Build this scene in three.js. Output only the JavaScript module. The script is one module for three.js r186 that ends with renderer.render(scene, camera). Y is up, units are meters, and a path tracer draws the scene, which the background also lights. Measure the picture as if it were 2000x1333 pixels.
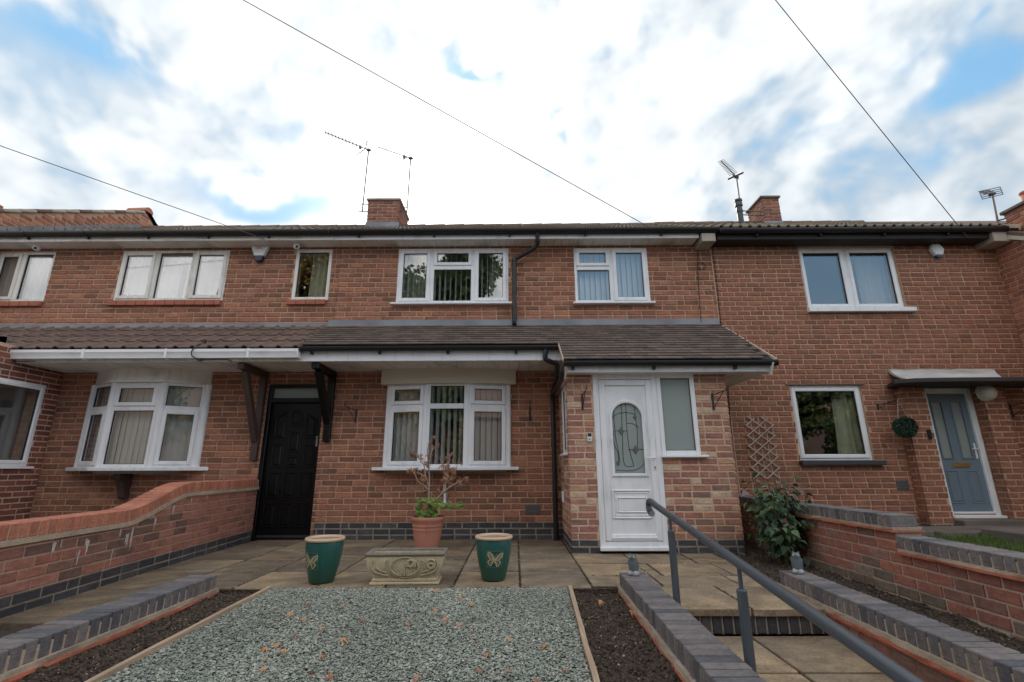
import * as THREE from 'three';
import { mergeGeometries } from 'three/addons/utils/BufferGeometryUtils.js';
import { MarchingCubes } from 'three/addons/objects/MarchingCubes.js';

// ---------------------------------------------------------------- camera, sky, sun, exposure
const { sin, cos, PI, abs, min, max, floor, sqrt, exp, hypot, atan2 } = Math;
const rad = (d) => d * PI / 180, clamp = (x, a = 0, b = 1) => min(b, max(a, x)), lerp = (a, b, t) => a + (b - a) * t;
const sstep = (a, b, x) => { const t = clamp((x - a) / (b - a)); return t * t * (3 - 2 * t); };
const V = (x, y, z) => new THREE.Vector3(x, y, z);
const renderer = new THREE.WebGLRenderer({ antialias: true });
renderer.toneMapping = THREE.LinearToneMapping;
renderer.toneMappingExposure = 1.52;
renderer.shadowMap.enabled = true;
const scene = new THREE.Scene();
const FPX = 930;                                             // focal length in pixels of a 2000 pixel wide frame
const camera = new THREE.PerspectiveCamera(2 * Math.atan(666.5 / FPX) * 180 / PI, 2000 / 1333, 0.05, 600);
camera.position.set(0, 0.954, 7.13);
camera.rotation.set(rad(15.0), rad(0.32), rad(-0.19), 'YXZ');
camera.updateMatrixWorld(true);
scene.add(camera);

function rng(seed) { let a = seed >>> 0; return () => { a = (a + 0x6D2B79F5) >>> 0; let t = Math.imul(a ^ (a >>> 15), 1 | a); t = (t + Math.imul(t ^ (t >>> 7), 61 | t)) ^ t; return ((t ^ (t >>> 14)) >>> 0) / 4294967296; }; }
const R = rng(20251), rr = (a, b) => a + (b - a) * R();
function hash3(x, y, z) { let h = Math.imul(x, 374761393) ^ Math.imul(y, 668265263) ^ Math.imul(z, 2147483647 - 94906249); h = Math.imul(h ^ (h >>> 13), 1274126177); h ^= h >>> 16; return (h >>> 0) / 4294967296; }
function vn(x, y, z = 0, P = 0) {                            // value noise; with P it repeats every P units in x and y
  const ix = floor(x), iy = floor(y), iz = floor(z), fx = x - ix, fy = y - iy, fz = z - iz;
  const u = fx * fx * (3 - 2 * fx), v = fy * fy * (3 - 2 * fy), w = fz * fz * (3 - 2 * fz);
  const m = P ? (i) => ((i % P) + P) % P : (i) => i, x0 = m(ix), x1 = m(ix + 1), y0 = m(iy), y1 = m(iy + 1);
  const a = lerp(lerp(hash3(x0, y0, iz), hash3(x1, y0, iz), u), lerp(hash3(x0, y1, iz), hash3(x1, y1, iz), u), v);
  if (!fz) return a;
  return lerp(a, lerp(lerp(hash3(x0, y0, iz + 1), hash3(x1, y0, iz + 1), u), lerp(hash3(x0, y1, iz + 1), hash3(x1, y1, iz + 1), u), v), w);
}
function fbm(x, y, z = 0, oct = 4, P = 0) { let s = 0, a = 0.5, n = 0, f = 1; for (let i = 0; i < oct; i++) { s += a * vn(x * f, y * f, z + i * 17, P * f); n += a; a *= 0.5; f *= 2; } return s / n; }

function fbm3(x, y, z, oct) { let s = 0, a = 0.5, n = 0, f = 1; for (let i = 0; i < oct; i++) { s += a * vn(x * f + i * 5.3, y * f + i * 9.1, z * f + i * 3.7); n += a; a *= 0.5; f *= 2.03; } return s / n; }
const pxDir = (u, v) => V((u - 1000) / FPX, -(v - 666.5) / FPX, -1).applyQuaternion(camera.quaternion).normalize();
const SUN = pxDir(838, 436);
{
  const W = 2048, H = 1024, data = new Float32Array(W * H * 4);
  // soft openings in the cloud: centre, half width, half height, turn, strength
  const holes = [[40, 55, 190, 80, 0, .46], [175, 100, 45, 70, -.6, .4], [200, 120, 90, 60, 0, .22], [460, 395, 160, 34, 0, .66], [600, 398, 120, 36, .15, .62], [862, 112, 60, 20, .55, .85], [900, 140, 26, 14, .3, .55],
    [1060, 180, 22, 10, 0, .42], [1052, 240, 32, 16, .9, .75], [1082, 290, 28, 16, .5, .75], [1150, 318, 26, 30, 0, .3], [1310, 345, 70, 24, 0, .36], [1455, 205, 70, 40, 0, .2], [1600, 265, 60, 40, -.8, .24], [985, 395, 110, 26, .1, .42],
    [1960, 60, 110, 120, 0, .36], [1960, 180, 90, 30, -.35, .66], [1830, 195, 120, 34, -.45, .5], [1740, 110, 50, 40, 0, .28], [1850, 225, 60, 22, -.35, .4], [1775, 348, 46, 28, -.3, .42], [460, 245, 190, 60, .2, .2], [1240, 30, 160, 40, 0, .14], [1950, 60, 20, 8, 0, .2], [90, 240, 120, 120, 0, .14]].map(([x, y, w, h, t, s]) => {
    const c = pxDir(x, y), e1 = pxDir(x + w * cos(t), y + w * sin(t)).sub(c), e2 = pxDir(x - h * sin(t), y + h * cos(t)).sub(c);
    return { c, e1: e1.multiplyScalar(1 / e1.lengthSq()), e2: e2.multiplyScalar(1 / e2.lengthSq()), s };
  });
  for (const [x, y, z, w, s] of [[5.4, 2.7, 7.13, .34, 1.15], [1.8, 2.9, 7.13, .20, .75], [-9, 5, 5, .3, .4]]) { const c = V(x, y, z).normalize(), e1 = V(0, 1, 0).cross(c).normalize().multiplyScalar(1 / w), e2 = V(0, 1 / w / .8, 0); holes.push({ c, e1, e2, s }); }
  const d = V(0, 0, 0), q = V(0, 0, 0);
  for (let j = 0; j < H; j++) {
    const up = ((j + .5) / H - .5) * PI, y = sin(up), cu = cos(up);
    for (let i = 0; i < W; i++) {
      const az = ((i + .5) / W - .5) * 2 * PI, o = (j * W + i) * 4;
      d.set(cos(az) * cu, y, sin(az) * cu);
      let r, g, b;
      if (y < -.03) { r = .2; g = .19; b = .18; } else {
        const wx = fbm3(d.x * 4 + 9, d.y * 4 + 2, d.z * 4, 3) - .5, wz = fbm3(d.x * 4, d.y * 4 + 31, d.z * 4 + 7, 3) - .5;
        const n = fbm3(d.x * 2.6 + wx * .5 + 4.2, d.y * 3.4, d.z * 2.6 + wz * .5 + 1.7, 4), fine = fbm3(d.x * 7 + wx * 1.2, d.y * 9 + wz, d.z * 7 + 3, 4);
        const wisp = fbm3(d.x * 21 + wx * 3 + 11, d.y * 26 + wz * 3, d.z * 21, 4); let den = 1.02 + (n - .5) * 1.5 + (fine - .5) * 1.1 + (wisp - .5) * 1.25;
        q.copy(d); q.x += wx * .16 + (wisp - .5) * .06; q.z += wz * .16; q.y += (fine - .5) * .12 + (wisp - .5) * .05;
        for (const h of holes) {
          const ax = q.x - h.c.x, ay = q.y - h.c.y, az2 = q.z - h.c.z;
          if (ax * ax + ay * ay + az2 * az2 > .35) continue;
          const uu = ax * h.e1.x + ay * h.e1.y + az2 * h.e1.z, vv = ax * h.e2.x + ay * h.e2.y + az2 * h.e2.z;
          den -= h.s * 1.05 * exp(-(uu * uu + vv * vv)) * (.0 + 1.0 * fine + 1.0 * wisp);
        }
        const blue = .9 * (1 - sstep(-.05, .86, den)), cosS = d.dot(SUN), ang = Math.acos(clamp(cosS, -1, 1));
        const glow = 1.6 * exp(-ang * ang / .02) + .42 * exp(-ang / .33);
        const lum = (.495 + .13 * sstep(.2, 1.25, den) * (.5 + fine) + .24 * (wisp - .5) + .12 * (n - .5) + .26 * (fine - .5)) * (1 + 1.0 * sstep(.35, -.4, cosS)) + glow;  // sky opposite the sun is brightened out of view to light the house fronts
        const hz = exp(-max(y, 0) * 5);
        const sh = 1 - sstep(.5, .95, lum); r = lerp(lum * (1 - .13 * sh), .13 + .3 * hz + glow * .6, blue); g = lerp(lum * (1 - .045 * sh), .33 + .24 * hz + glow * .64, blue); b = lerp(lum * (1 + .02 * sh), .56 + .12 * hz + glow * .6, blue);
      }
      data[o] = r; data[o + 1] = g; data[o + 2] = b; data[o + 3] = 1;
    }
  }
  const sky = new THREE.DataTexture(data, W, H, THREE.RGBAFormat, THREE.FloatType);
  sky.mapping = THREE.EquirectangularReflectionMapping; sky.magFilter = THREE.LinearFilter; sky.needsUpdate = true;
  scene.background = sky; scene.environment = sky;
}
const sun = new THREE.DirectionalLight(0xfff0dc, 2.0);       // low behind the roofs, thinned by cloud
sun.position.copy(SUN).multiplyScalar(60); sun.castShadow = true; sun.shadow.radius = 6;
sun.shadow.mapSize.set(2048, 2048);
Object.assign(sun.shadow.camera, { left: -25, right: 25, top: 25, bottom: -25, near: 1, far: 140 });
scene.add(sun, sun.target);

// ---------------------------------------------------------------- textures and materials
function grey(n, size, fn, repeatMetres = 1) {               // a grey texture that repeats
  const data = new Uint8Array(n * n * 4);
  for (let j = 0; j < n; j++) for (let i = 0; i < n; i++) { const v = fn(i / n, j / n), o = (j * n + i) * 4; if (Array.isArray(v)) { data[o] = v[0] * 255; data[o + 1] = v[1] * 255; data[o + 2] = v[2] * 255; } else data[o] = data[o + 1] = data[o + 2] = clamp(v) * 255; data[o + 3] = 255; }
  const t = new THREE.DataTexture(data, n, n); t.wrapS = t.wrapT = THREE.RepeatWrapping; t.magFilter = THREE.LinearFilter; t.repeat.set(1 / repeatMetres, 1 / repeatMetres); t.needsUpdate = true; return t;
}
const tBrick = grey(512, 0, (u, v) => { const s = fbm(u * 6, v * 60, 2, 3, 6), f = fbm(u * 40, v * 40, 5, 3, 40), p = fbm(u * 9, v * 9, 8, 4, 9); return .80 + (s - .5) * .34 + (f - .5) * .42 + (p - .5) * .34; }, .6);
const tGrit = grey(512, 0, (u, v) => { const f = vn(u * 170, v * 170, 1, 170), g = fbm(u * 24, v * 24, 5, 4, 24), p = fbm(u * 4, v * 4, 8, 4, 4); return .80 + (f - .5) * .22 + (g - .5) * .3 + (p - .5) * .3; }, 1.1);
const tCloudy = grey(512, 0, (u, v) => { const g = fbm(u * 5, v * 5, 5, 6, 5), f = vn(u * 120, v * 120, 4, 120); return .82 + (g - .5) * .62 + (f - .5) * .08; }, 1.7);
const tSoil = grey(512, 0, (u, v) => { const f = vn(u * 110, v * 110, 1, 110), g = fbm(u * 30, v * 30, 5, 4, 30); return .55 + (f - .5) * .5 + (g - .5) * .7; }, .6);
const tWood = grey(512, 0, (u, v) => { const g = fbm(u * 3 + 0, v * 90, 5, 4, 3), w = fbm(u * 5, v * 14, 2, 3, 5); return .78 + (g - .5) * .5 + (w - .5) * .3; }, .8);
const tDirt = grey(512, 0, (u, v) => { const g = fbm(u * 6, v * 3, 5, 5, 6), d = fbm(u * 26, v * 5, 9, 3, 26); return .93 - .28 * sstep(.52, .85, g) - .14 * sstep(.5, .8, d); }, 1.5);
// riven paving: brown grey flags with tan patches (colour)
const tFlag = (() => { const a = [.25, .205, .16], b = [.42, .325, .215], c = [.14, .115, .09]; return grey(1024, 0, (u, v) => { const p = sstep(.45, .72, fbm(u * 4, v * 5, 3, 5, 4)), k = sstep(.52, .8, fbm(u * 6, v * 6, 9, 5, 6)), r = fbm(u * 12 + fbm(u * 4, v * 4, 1, 3, 4) * 3, v * 18 + fbm(u * 5, v * 5, 4, 3, 5) * 4, 21, 5, 12), g = vn(u * 240, v * 240, 2, 240); const m = (.74 + (r - .5) * .7 + (g - .5) * .34); return [0, 1, 2].map((i) => clamp(lerp(lerp(a[i], b[i], p * .55), c[i], k * .62) * m * 2)); }, 2.4); })();
const tFlagH = grey(512, 0, (u, v) => fbm(u * 7 + fbm(u * 3, v * 3, 1, 3, 3) * 2, v * 15, 21, 5, 7), .9);
const M = {};
function mat(name, c, rough = .8, o = {}) { const m = new THREE.MeshStandardMaterial({ color: new THREE.Color().setRGB(...c), roughness: rough, ...o }); m.name = name; M[name] = m; return m; }
const bump = (t, s) => ({ bumpMap: t, bumpScale: s });
const brickSet = (name, list, rough = .93, o = {}) => list.map((c, i) => mat(name + i, c.map((x) => x / .8), rough, { map: tBrick, ...bump(tBrick, .004), ...o }));
const PAL = {
  house: brickSet('house brick ', [[.285, .127, .088], [.26, .112, .077], [.22, .10, .07], [.185, .088, .064], [.31, .14, .096], [.345, .16, .105], [.175, .088, .064], [.30, .15, .108], [.27, .135, .095], [.24, .112, .08]].map(([r, g, b]) => [r * 1.13, g * 1.06, b * .95])),
  porch: brickSet('porch brick ', [[.36, .165, .115], [.42, .205, .135], [.30, .14, .105], [.50, .31, .215], [.54, .385, .275], [.24, .135, .105], [.46, .26, .17], [.38, .19, .14], [.33, .15, .12]]),
  wing: brickSet('wing brick ', [[.225, .075, .055], [.19, .062, .048], [.25, .088, .062], [.16, .055, .045]]),
  gable: brickSet('gable brick ', [[.42, .17, .10], [.36, .135, .085], [.48, .21, .125], [.29, .115, .08]]),
  blue: brickSet('blue brick ', [[.047, .047, .055], [.062, .06, .067], [.038, .038, .046], [.08, .074, .074], [.05, .046, .052]], .62),
  gardenL: brickSet('garden brick ', [[.32, .135, .098], [.29, .12, .088], [.35, .15, .108], [.25, .11, .085], [.33, .145, .112]]),
  gardenDirty: brickSet('sooty garden brick ', [[.17, .095, .075], [.21, .11, .083], [.25, .115, .085], [.15, .085, .068]], .95),
  gardenLow: brickSet('stained garden brick ', [[.22, .16, .12], [.27, .19, .145], [.34, .27, .21], [.17, .125, .095], [.26, .15, .11]], .95),
  gardenR: brickSet('old garden brick ', [[.34, .135, .095], [.29, .12, .088], [.39, .15, .10], [.24, .12, .09], [.32, .16, .125], [.20, .12, .09]]),
  coping: brickSet('coping brick ', [[.43, .16, .10], [.39, .14, .088], [.46, .175, .108], [.36, .13, .082]], .8),
  edge: brickSet('edging brick ', [[.125, .116, .124], [.158, .138, .139], [.094, .092, .103], [.185, .16, .155], [.14, .121, .121]], .72),
  plain: brickSet('plain tile ', [[.115, .083, .069], [.10, .073, .062], [.13, .094, .077], [.085, .065, .058], [.145, .105, .084]], .85),
  roof: brickSet('main roof tile ', [[.20, .155, .115], [.17, .13, .10], [.23, .18, .125], [.19, .16, .105]], .9),
  pan: brickSet('roof tile ', [[.145, .093, .075], [.13, .085, .07], [.158, .10, .08]], .85),
  chimney: brickSet('chimney brick ', [[.25, .11, .08], [.21, .092, .07], [.29, .13, .09], [.17, .08, .066]]),
};
mat('mortarGarden', [.44, .29, .215].map((x) => x / .8), .95, { map: tGrit, ...bump(tGrit, .004) });
mat('mortarGardenR', [.50, .37, .29].map((x) => x / .8), .95, { map: tGrit, ...bump(tGrit, .004) });
mat('mortar', [.50, .322, .225].map((x) => x / .8), .95, { map: tGrit, ...bump(tGrit, .004) });
mat('mortarPale', [.56, .42, .31].map((x) => x / .8), .95, { map: tGrit, ...bump(tGrit, .004) });
mat('mortarBlue', [.27, .23, .19].map((x) => x / .8), .95, { map: tGrit, ...bump(tGrit, .004) });
mat('mortarBed', [.40, .31, .235].map((x) => x / .8), .97, { map: tGrit, ...bump(tGrit, .012) });
mat('creasing', [.45, .14, .085].map((x) => x / .8), .85, { map: tGrit, ...bump(tGrit, .004) });
const tGrime = grey(512, 0, (u, v) => { const g = fbm(u * 5, v * 4, 15, 5, 5), d = fbm(u * 22, v * 4, 19, 4, 22); return .985 - .13 * sstep(.5, .85, g) - .10 * sstep(.52, .8, d); }, 1.3);
mat('upvc', [.84, .845, .875], .32, { map: tGrime });
mat('upvcOld', [.76, .735, .69].map((x) => x / .9), .45, { map: tDirt });
mat('soffit', [.72, .69, .65].map((x) => x / .9), .5, { map: tDirt });
mat('cream', [.60, .55, .46], .5);
mat('black', [.014, .014, .016], .38);
mat('blackSoft', [.022, .021, .021], .6);
M.blackPaint = new THREE.MeshPhysicalMaterial({ color: new THREE.Color().setRGB(.006, .0065, .008), roughness: .3, specularIntensity: .55, ...bump(tWood, .0012) }); M.blackPaint.name = 'blackPaint';
mat('brownWood', [.07, .042, .034].map((x) => x / .78), .6, { map: tWood, ...bump(tWood, .002) });
mat('wire', [.10, .095, .105], .6);
mat('greyWood', [.43, .365, .32].map((x) => x / .78), .85, { map: tWood, ...bump(tWood, .002) });
mat('boardWood', [.42, .30, .21].map((x) => x / .78), .9, { map: tWood, ...bump(tWood, .004) });
mat('lead', [.20, .215, .24].map((x) => x / .82), .55, { map: tCloudy, ...bump(tCloudy, .006) });
mat('concrete', [.36, .32, .27].map((x) => x / .82), .92, { map: tCloudy, ...bump(tGrit, .006) });
mat('darkConcrete', [.16, .135, .115].map((x) => x / .82), .92, { map: tCloudy, ...bump(tGrit, .006) });
mat('whiteConcrete', [.52, .50, .49].map((x) => x / .82), .85, { map: tCloudy, ...bump(tCloudy, .01) });
mat('felt', [.045, .04, .04], .9, { ...bump(tGrit, .004) });
mat('tileSill', [.36, .115, .07].map((x) => x / .8), .7, { map: tGrit });
mat('darkSill', [.045, .047, .055], .5);
mat('gasket', [.02, .02, .022], .6);
mat('steel', [.5, .5, .5], .3, { metalness: .9 });
mat('alloy', [.16, .15, .15], .5, { metalness: .6 });
mat('brass', [.62, .42, .16], .3, { metalness: .9 });
mat('railPaint', [.095, .108, .126], .4, { map: tCloudy, roughnessMap: tGrit, ...bump(tGrit, .0008) });
mat('doorGrey', [.15, .205, .255], .5);
mat('plaster', [.30, .28, .26], .95);
mat('curtain', [.36, .37, .36], .95);
mat('curtainGreen', [.34, .36, .25], .95);
mat('blind', [.50, .52, .50], .9);
mat('carpet', [.18, .15, .13], 1);
mat('terracotta', [.46, .19, .13].map((x) => x / .82), .75, { map: tCloudy });
mat('potRim', [.62, .44, .30], .35);
mat('potInside', [.45, .31, .21], .8);
mat('trough', [.52, .43, .285].map((x) => x / .8), .92, { map: tGrit, ...bump(tGrit, .006) });
mat('troughRim', [.20, .17, .14].map((x) => x / .8), .95, { map: tGrit, ...bump(tGrit, .012) });
mat('soil', [.085, .058, .042].map((x) => x / .55), 1, { map: tSoil, ...bump(tSoil, .03) });
mat('slateBase', [.10, .12, .115].map((x) => x / .55), 1, { map: tSoil, ...bump(tSoil, .02) });
mat('flag', [.57, .535, .49], .88, { map: tFlag, ...bump(tFlagH, .012) });
mat('flagTan', [.70, .635, .55], .88, { map: tFlag, ...bump(tFlagH, .012) });
mat('flagDark', [.45, .41, .37], .88, { map: tFlag, ...bump(tFlagH, .012) });
mat('asphalt', [.05, .05, .052], .95);
mat('pavement', [.25, .24, .22], .95);
mat('grass', [.07, .115, .028], .95, { side: THREE.DoubleSide });
mat('turf', [.055, .075, .025].map((x) => x / .55), 1, { map: tSoil });
mat('bark', [.36, .28, .22], .9);
mat('bushStem', [.10, .085, .05], .9);
const glassMat = new THREE.MeshPhysicalMaterial({ color: 0xffffff, roughness: .0, transmission: 1, thickness: 0, ior: 2.15 }); glassMat.name = 'glass';
const frosted = new THREE.MeshPhysicalMaterial({ color: new THREE.Color().setRGB(.55, .62, .6), roughness: .5, transmission: .55, thickness: 0, ior: 1.5 }); frosted.name = 'obscured glass';
const leafMat = (name, c, t = .35) => { const m = new THREE.MeshPhysicalMaterial({ color: new THREE.Color().setRGB(...c), roughness: .6, transmission: t, thickness: 0, side: THREE.DoubleSide }); m.name = name; M[name] = m; return m; };

// ---------------------------------------------------------------- things, parts, pieces
const taken = new Map(), org = new WeakMap();
const numbered = (n) => { const k = taken.get(n) ?? 0; taken.set(n, k + 1); return k ? n + '_' + String(k).padStart(3, '0') : n; };
function thing(name, label, category, pos = [0, 0, 0], group, kind) {
  const o = new THREE.Group(); o.name = numbered(name); o.position.set(...pos); scene.add(o); org.set(o, V(...pos));
  o.userData = {}; if (label) o.userData.label = label; if (category) o.userData.category = category; if (group) o.userData.group = group; if (kind) o.userData.kind = kind;
  return o;
}
function soloMesh(name, geo, m, label, category, group, kind) {          // a thing that is one mesh
  const o = new THREE.Mesh(geo, m); geo.computeBoundingBox(); const b = geo.boundingBox, p = V((b.min.x + b.max.x) / 2, b.min.y, (b.min.z + b.max.z) / 2);
  geo.translate(-p.x, -p.y, -p.z); o.position.copy(p); o.name = numbered(name); o.castShadow = o.receiveShadow = true; scene.add(o); org.set(o, p);
  if (label) o.userData.label = label; if (category) o.userData.category = category; if (group) o.userData.group = group; if (kind) o.userData.kind = kind;
  return o;
}
function part(name, geo, m, parent, label) {                             // geometry is given in world coordinates
  const g = org.get(parent); if (Array.isArray(geo)) geo = merge(geo);
  geo.translate(-g.x, -g.y, -g.z);
  const o = new THREE.Mesh(geo, m); o.name = name; o.castShadow = o.receiveShadow = true; parent.add(o); org.set(o, g); if (label) o.userData.label = label;
  return o;
}
function partGroup(name, parent, label) { const o = new THREE.Group(); o.name = name; parent.add(o); org.set(o, org.get(parent)); if (label) o.userData.label = label; return o; }
function clean(g) { if (g.index) g = g.toNonIndexed(); for (const k of Object.keys(g.attributes)) if (!['position', 'normal', 'uv'].includes(k)) g.deleteAttribute(k); if (!g.attributes.normal) g.computeVertexNormals(); if (!g.attributes.uv) g.setAttribute('uv', new THREE.BufferAttribute(new Float32Array(g.attributes.position.count * 2), 2)); g.morphAttributes = {}; g.clearGroups(); return g; }
const merge = (list, groups = false) => mergeGeometries(list.map(clean), groups);
const tf = (g, m) => g.applyMatrix4(m);
const frame = (o, u, v, n) => new THREE.Matrix4().makeBasis(u, v, n).setPosition(o);   // local u, v, n to world
const FRONT = (z) => frame(V(0, 0, z), V(1, 0, 0), V(0, 1, 0), V(0, 0, 1));
// chamfered box between two corners, uv in metres
function cb(x0, x1, y0, y1, z0, z1, b = .004) {
  b = min(b, (x1 - x0) * .45, (y1 - y0) * .45, (z1 - z0) * .45);
  const c = [(x0 + x1) / 2, (y0 + y1) / 2, (z0 + z1) / 2], h = [(x1 - x0) / 2, (y1 - y0) / 2, (z1 - z0) / 2], pos = [], nor = [], uv = [];
  const P = (s, ax) => [0, 1, 2].map((i) => c[i] + s[i] * (i === ax ? h[i] : h[i] - b));
  const tri = (a, b2, d, n) => { for (const p of [a, b2, d]) { pos.push(...p); nor.push(...n); const k = abs(n[1]) > .7 ? [p[0], p[2]] : abs(n[0]) > .7 ? [p[2], p[1]] : [p[0], p[1]]; uv.push(...k); } };
  const poly = (pts, n) => { const e1 = pts[1].map((x, i) => x - pts[0][i]), e2 = pts[2].map((x, i) => x - pts[0][i]); const cr = [e1[1] * e2[2] - e1[2] * e2[1], e1[2] * e2[0] - e1[0] * e2[2], e1[0] * e2[1] - e1[1] * e2[0]]; if (cr[0] * n[0] + cr[1] * n[1] + cr[2] * n[2] < 0) pts = pts.slice().reverse(); for (let i = 2; i < pts.length; i++) tri(pts[0], pts[i - 1], pts[i], n); };
  const S = [-1, 1];
  for (let ax = 0; ax < 3; ax++) for (const s of S) { const o = [0, 1, 2].filter((i) => i !== ax), mk = (a, b2) => { const q = [0, 0, 0]; q[ax] = s; q[o[0]] = a; q[o[1]] = b2; return P(q, ax); }, n = [0, 0, 0]; n[ax] = s; poly([mk(-1, -1), mk(1, -1), mk(1, 1), mk(-1, 1)], n); }
  if (b > 0) {
    const q2 = Math.SQRT1_2, q3 = 1 / sqrt(3);
    for (let ax = 0; ax < 3; ax++) { const o = [0, 1, 2].filter((i) => i !== ax); for (const s of S) for (const t of S) { const mk = (e, face) => { const q = [0, 0, 0]; q[ax] = e; q[o[0]] = s; q[o[1]] = t; return P(q, face); }, n = [0, 0, 0]; n[o[0]] = s * q2; n[o[1]] = t * q2; poly([mk(-1, o[0]), mk(1, o[0]), mk(1, o[1]), mk(-1, o[1])], n); } }
    for (const x of S) for (const y of S) for (const z of S) poly([P([x, y, z], 0), P([x, y, z], 1), P([x, y, z], 2)], [x * q3, y * q3, z * q3]);
  }
  const g = new THREE.BufferGeometry(); g.setAttribute('position', new THREE.Float32BufferAttribute(pos, 3)); g.setAttribute('normal', new THREE.Float32BufferAttribute(nor, 3)); g.setAttribute('uv', new THREE.Float32BufferAttribute(uv, 2)); return g;
}
function tube(pts, r, radial = 8, seg, closed = false) { const c = new THREE.CatmullRomCurve3(pts.map((p) => Array.isArray(p) ? V(...p) : p), closed, 'centripetal'); return new THREE.TubeGeometry(c, seg ?? pts.length * 6, r, radial, closed); }
function rod(a, b, r0, r1 = r0, seg = 10) { a = Array.isArray(a) ? V(...a) : a; b = Array.isArray(b) ? V(...b) : b; const d = b.clone().sub(a), L = d.length(), g = new THREE.CylinderGeometry(r1, r0, L, seg); g.translate(0, L / 2, 0); g.applyQuaternion(new THREE.Quaternion().setFromUnitVectors(V(0, 1, 0), d.normalize())); g.translate(a.x, a.y, a.z); return g; }
function ball(x, y, z, r, w = 14, h = 10, sx = 1, sy = 1, sz = 1) { const g = new THREE.SphereGeometry(r, w, h); g.scale(sx, sy, sz); g.translate(x, y, z); return g; }
function taperTube(pts, radii, radial = 7) { const g = []; for (let i = 1; i < pts.length; i++) { g.push(rod(pts[i - 1], pts[i], radii[i - 1], radii[i], radial)); if (i < pts.length - 1) g.push(ball(...pts[i], radii[i], radial, 5)); } return g; }
function lathe(profile, seg, x, y, z) { const g = new THREE.LatheGeometry(profile.map(([a, b]) => new THREE.Vector2(a, b)), seg); g.translate(x, y, z); return g; }
function prism(outline, depth, b = 0) { const s = new THREE.Shape(outline.map(([x, y]) => new THREE.Vector2(x, y))); return new THREE.ExtrudeGeometry(s, { depth, bevelEnabled: b > 0, bevelThickness: b, bevelSize: b, bevelOffset: -b, bevelSegments: 1, curveSegments: 12 }); }

const pools = new Map(), camInv = camera.matrixWorld.clone().invert();
function topOf(o) { while (o.parent && o.parent !== scene) o = o.parent; return o; }
function piece(parent, name, geo, m, matrix, rank = 1) {     // one brick, tile, slab, leaf: shared geometry and material, world matrix
  const t = topOf(parent), key = t.uuid + name; if (!pools.has(key)) pools.set(key, { name, list: [] });
  if (!geo.boundingSphere) geo.computeBoundingSphere();
  const c = geo.boundingSphere.center.clone().applyMatrix4(matrix), q = c.clone().applyMatrix4(camInv), z = -q.z, s = matrix.getMaxScaleOnAxis();
  const inside = z > .1 && abs(q.x / z) < 1.04 * 1000 / FPX && abs(q.y / z) < 1.04 * 666.5 / FPX;
  pools.get(key).list.push({ parent, geo, m, matrix, size: inside ? rank * geo.boundingSphere.radius * s / z : 0 });
}
function layPieces(limit = 300) {                            // the largest in the picture become meshes of their own, the rest one mesh per parent
  for (const { name, list } of pools.values()) {
    list.sort((a, b) => b.size - a.size);
    const rest = new Map();
    list.forEach((p, i) => {
      const o = org.get(p.parent), mm = new THREE.Matrix4().makeTranslation(-o.x, -o.y, -o.z).multiply(p.matrix);
      if (i < limit && p.size > 0) { const me = new THREE.Mesh(p.geo, p.m); me.name = name; me.matrixAutoUpdate = true; mm.decompose(me.position, me.quaternion, me.scale); me.castShadow = me.receiveShadow = true; p.parent.add(me); } else { if (!rest.has(p.parent)) rest.set(p.parent, new Map()); const r = rest.get(p.parent); if (!r.has(p.m)) r.set(p.m, []); r.get(p.m).push(clean(p.geo.clone()).applyMatrix4(mm)); }
    });
    for (const [parent, byMat] of rest) {
      const mats = [...byMat.keys()], g = mergeGeometries(mats.map((m) => mergeGeometries(byMat.get(m))), true);
      const o = new THREE.Mesh(g, mats); o.name = { brick: 'brickwork', leaf: 'foliage', roof_tile: 'roof_tiling', coping_brick: 'coping_course' }[name] ?? name + '_rest'; o.userData.kind = 'stuff'; o.castShadow = o.receiveShadow = true; parent.add(o);
    }
  }
}
// ---------------------------------------------------------------- brickwork
const BL = .2111, BH = .065, BD = .034;
function brickGeo(seed, L = BL, H = BH, D = BD, c = .0042) {  // a brick's face and arrises; the back is buried in mortar
  const r = rng(seed), j = () => (r() - .5) * .0056, pos = [], uv = [], ou = r() * 3, ov = r() * 3;
  const I = [[-1, -1], [1, -1], [1, 1], [-1, 1]].map(([a, b]) => [a * (L / 2 - c) + j(), b * (H / 2 - c) + j(), j() * .5]);
  const O = [[-1, -1], [1, -1], [1, 1], [-1, 1]].map(([a, b]) => [a * L / 2 + j() * .5, b * H / 2 + j() * .5, -c - .001]);
  const B = O.map((p) => [p[0], p[1], -D]);
  const quad = (a, b, d, e) => { for (const p of [a, b, d, a, d, e]) { pos.push(...p); uv.push(p[0] + ou, p[1] + ov + p[2]); } };
  quad(...I);
  for (let k = 0; k < 4; k++) { const n = (k + 1) % 4; quad(O[k], O[n], I[n], I[k]); quad(B[k], B[n], O[n], O[k]); }
  const g = new THREE.BufferGeometry(); g.setAttribute('position', new THREE.Float32BufferAttribute(pos, 3)); g.setAttribute('uv', new THREE.Float32BufferAttribute(uv, 2)); g.computeVertexNormals(); return g;
}
const BRICKS = Array.from({ length: 10 }, (_, i) => brickGeo(100 + i * 7));
const mix = new THREE.Matrix4(), qn = new THREE.Quaternion();
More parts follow.
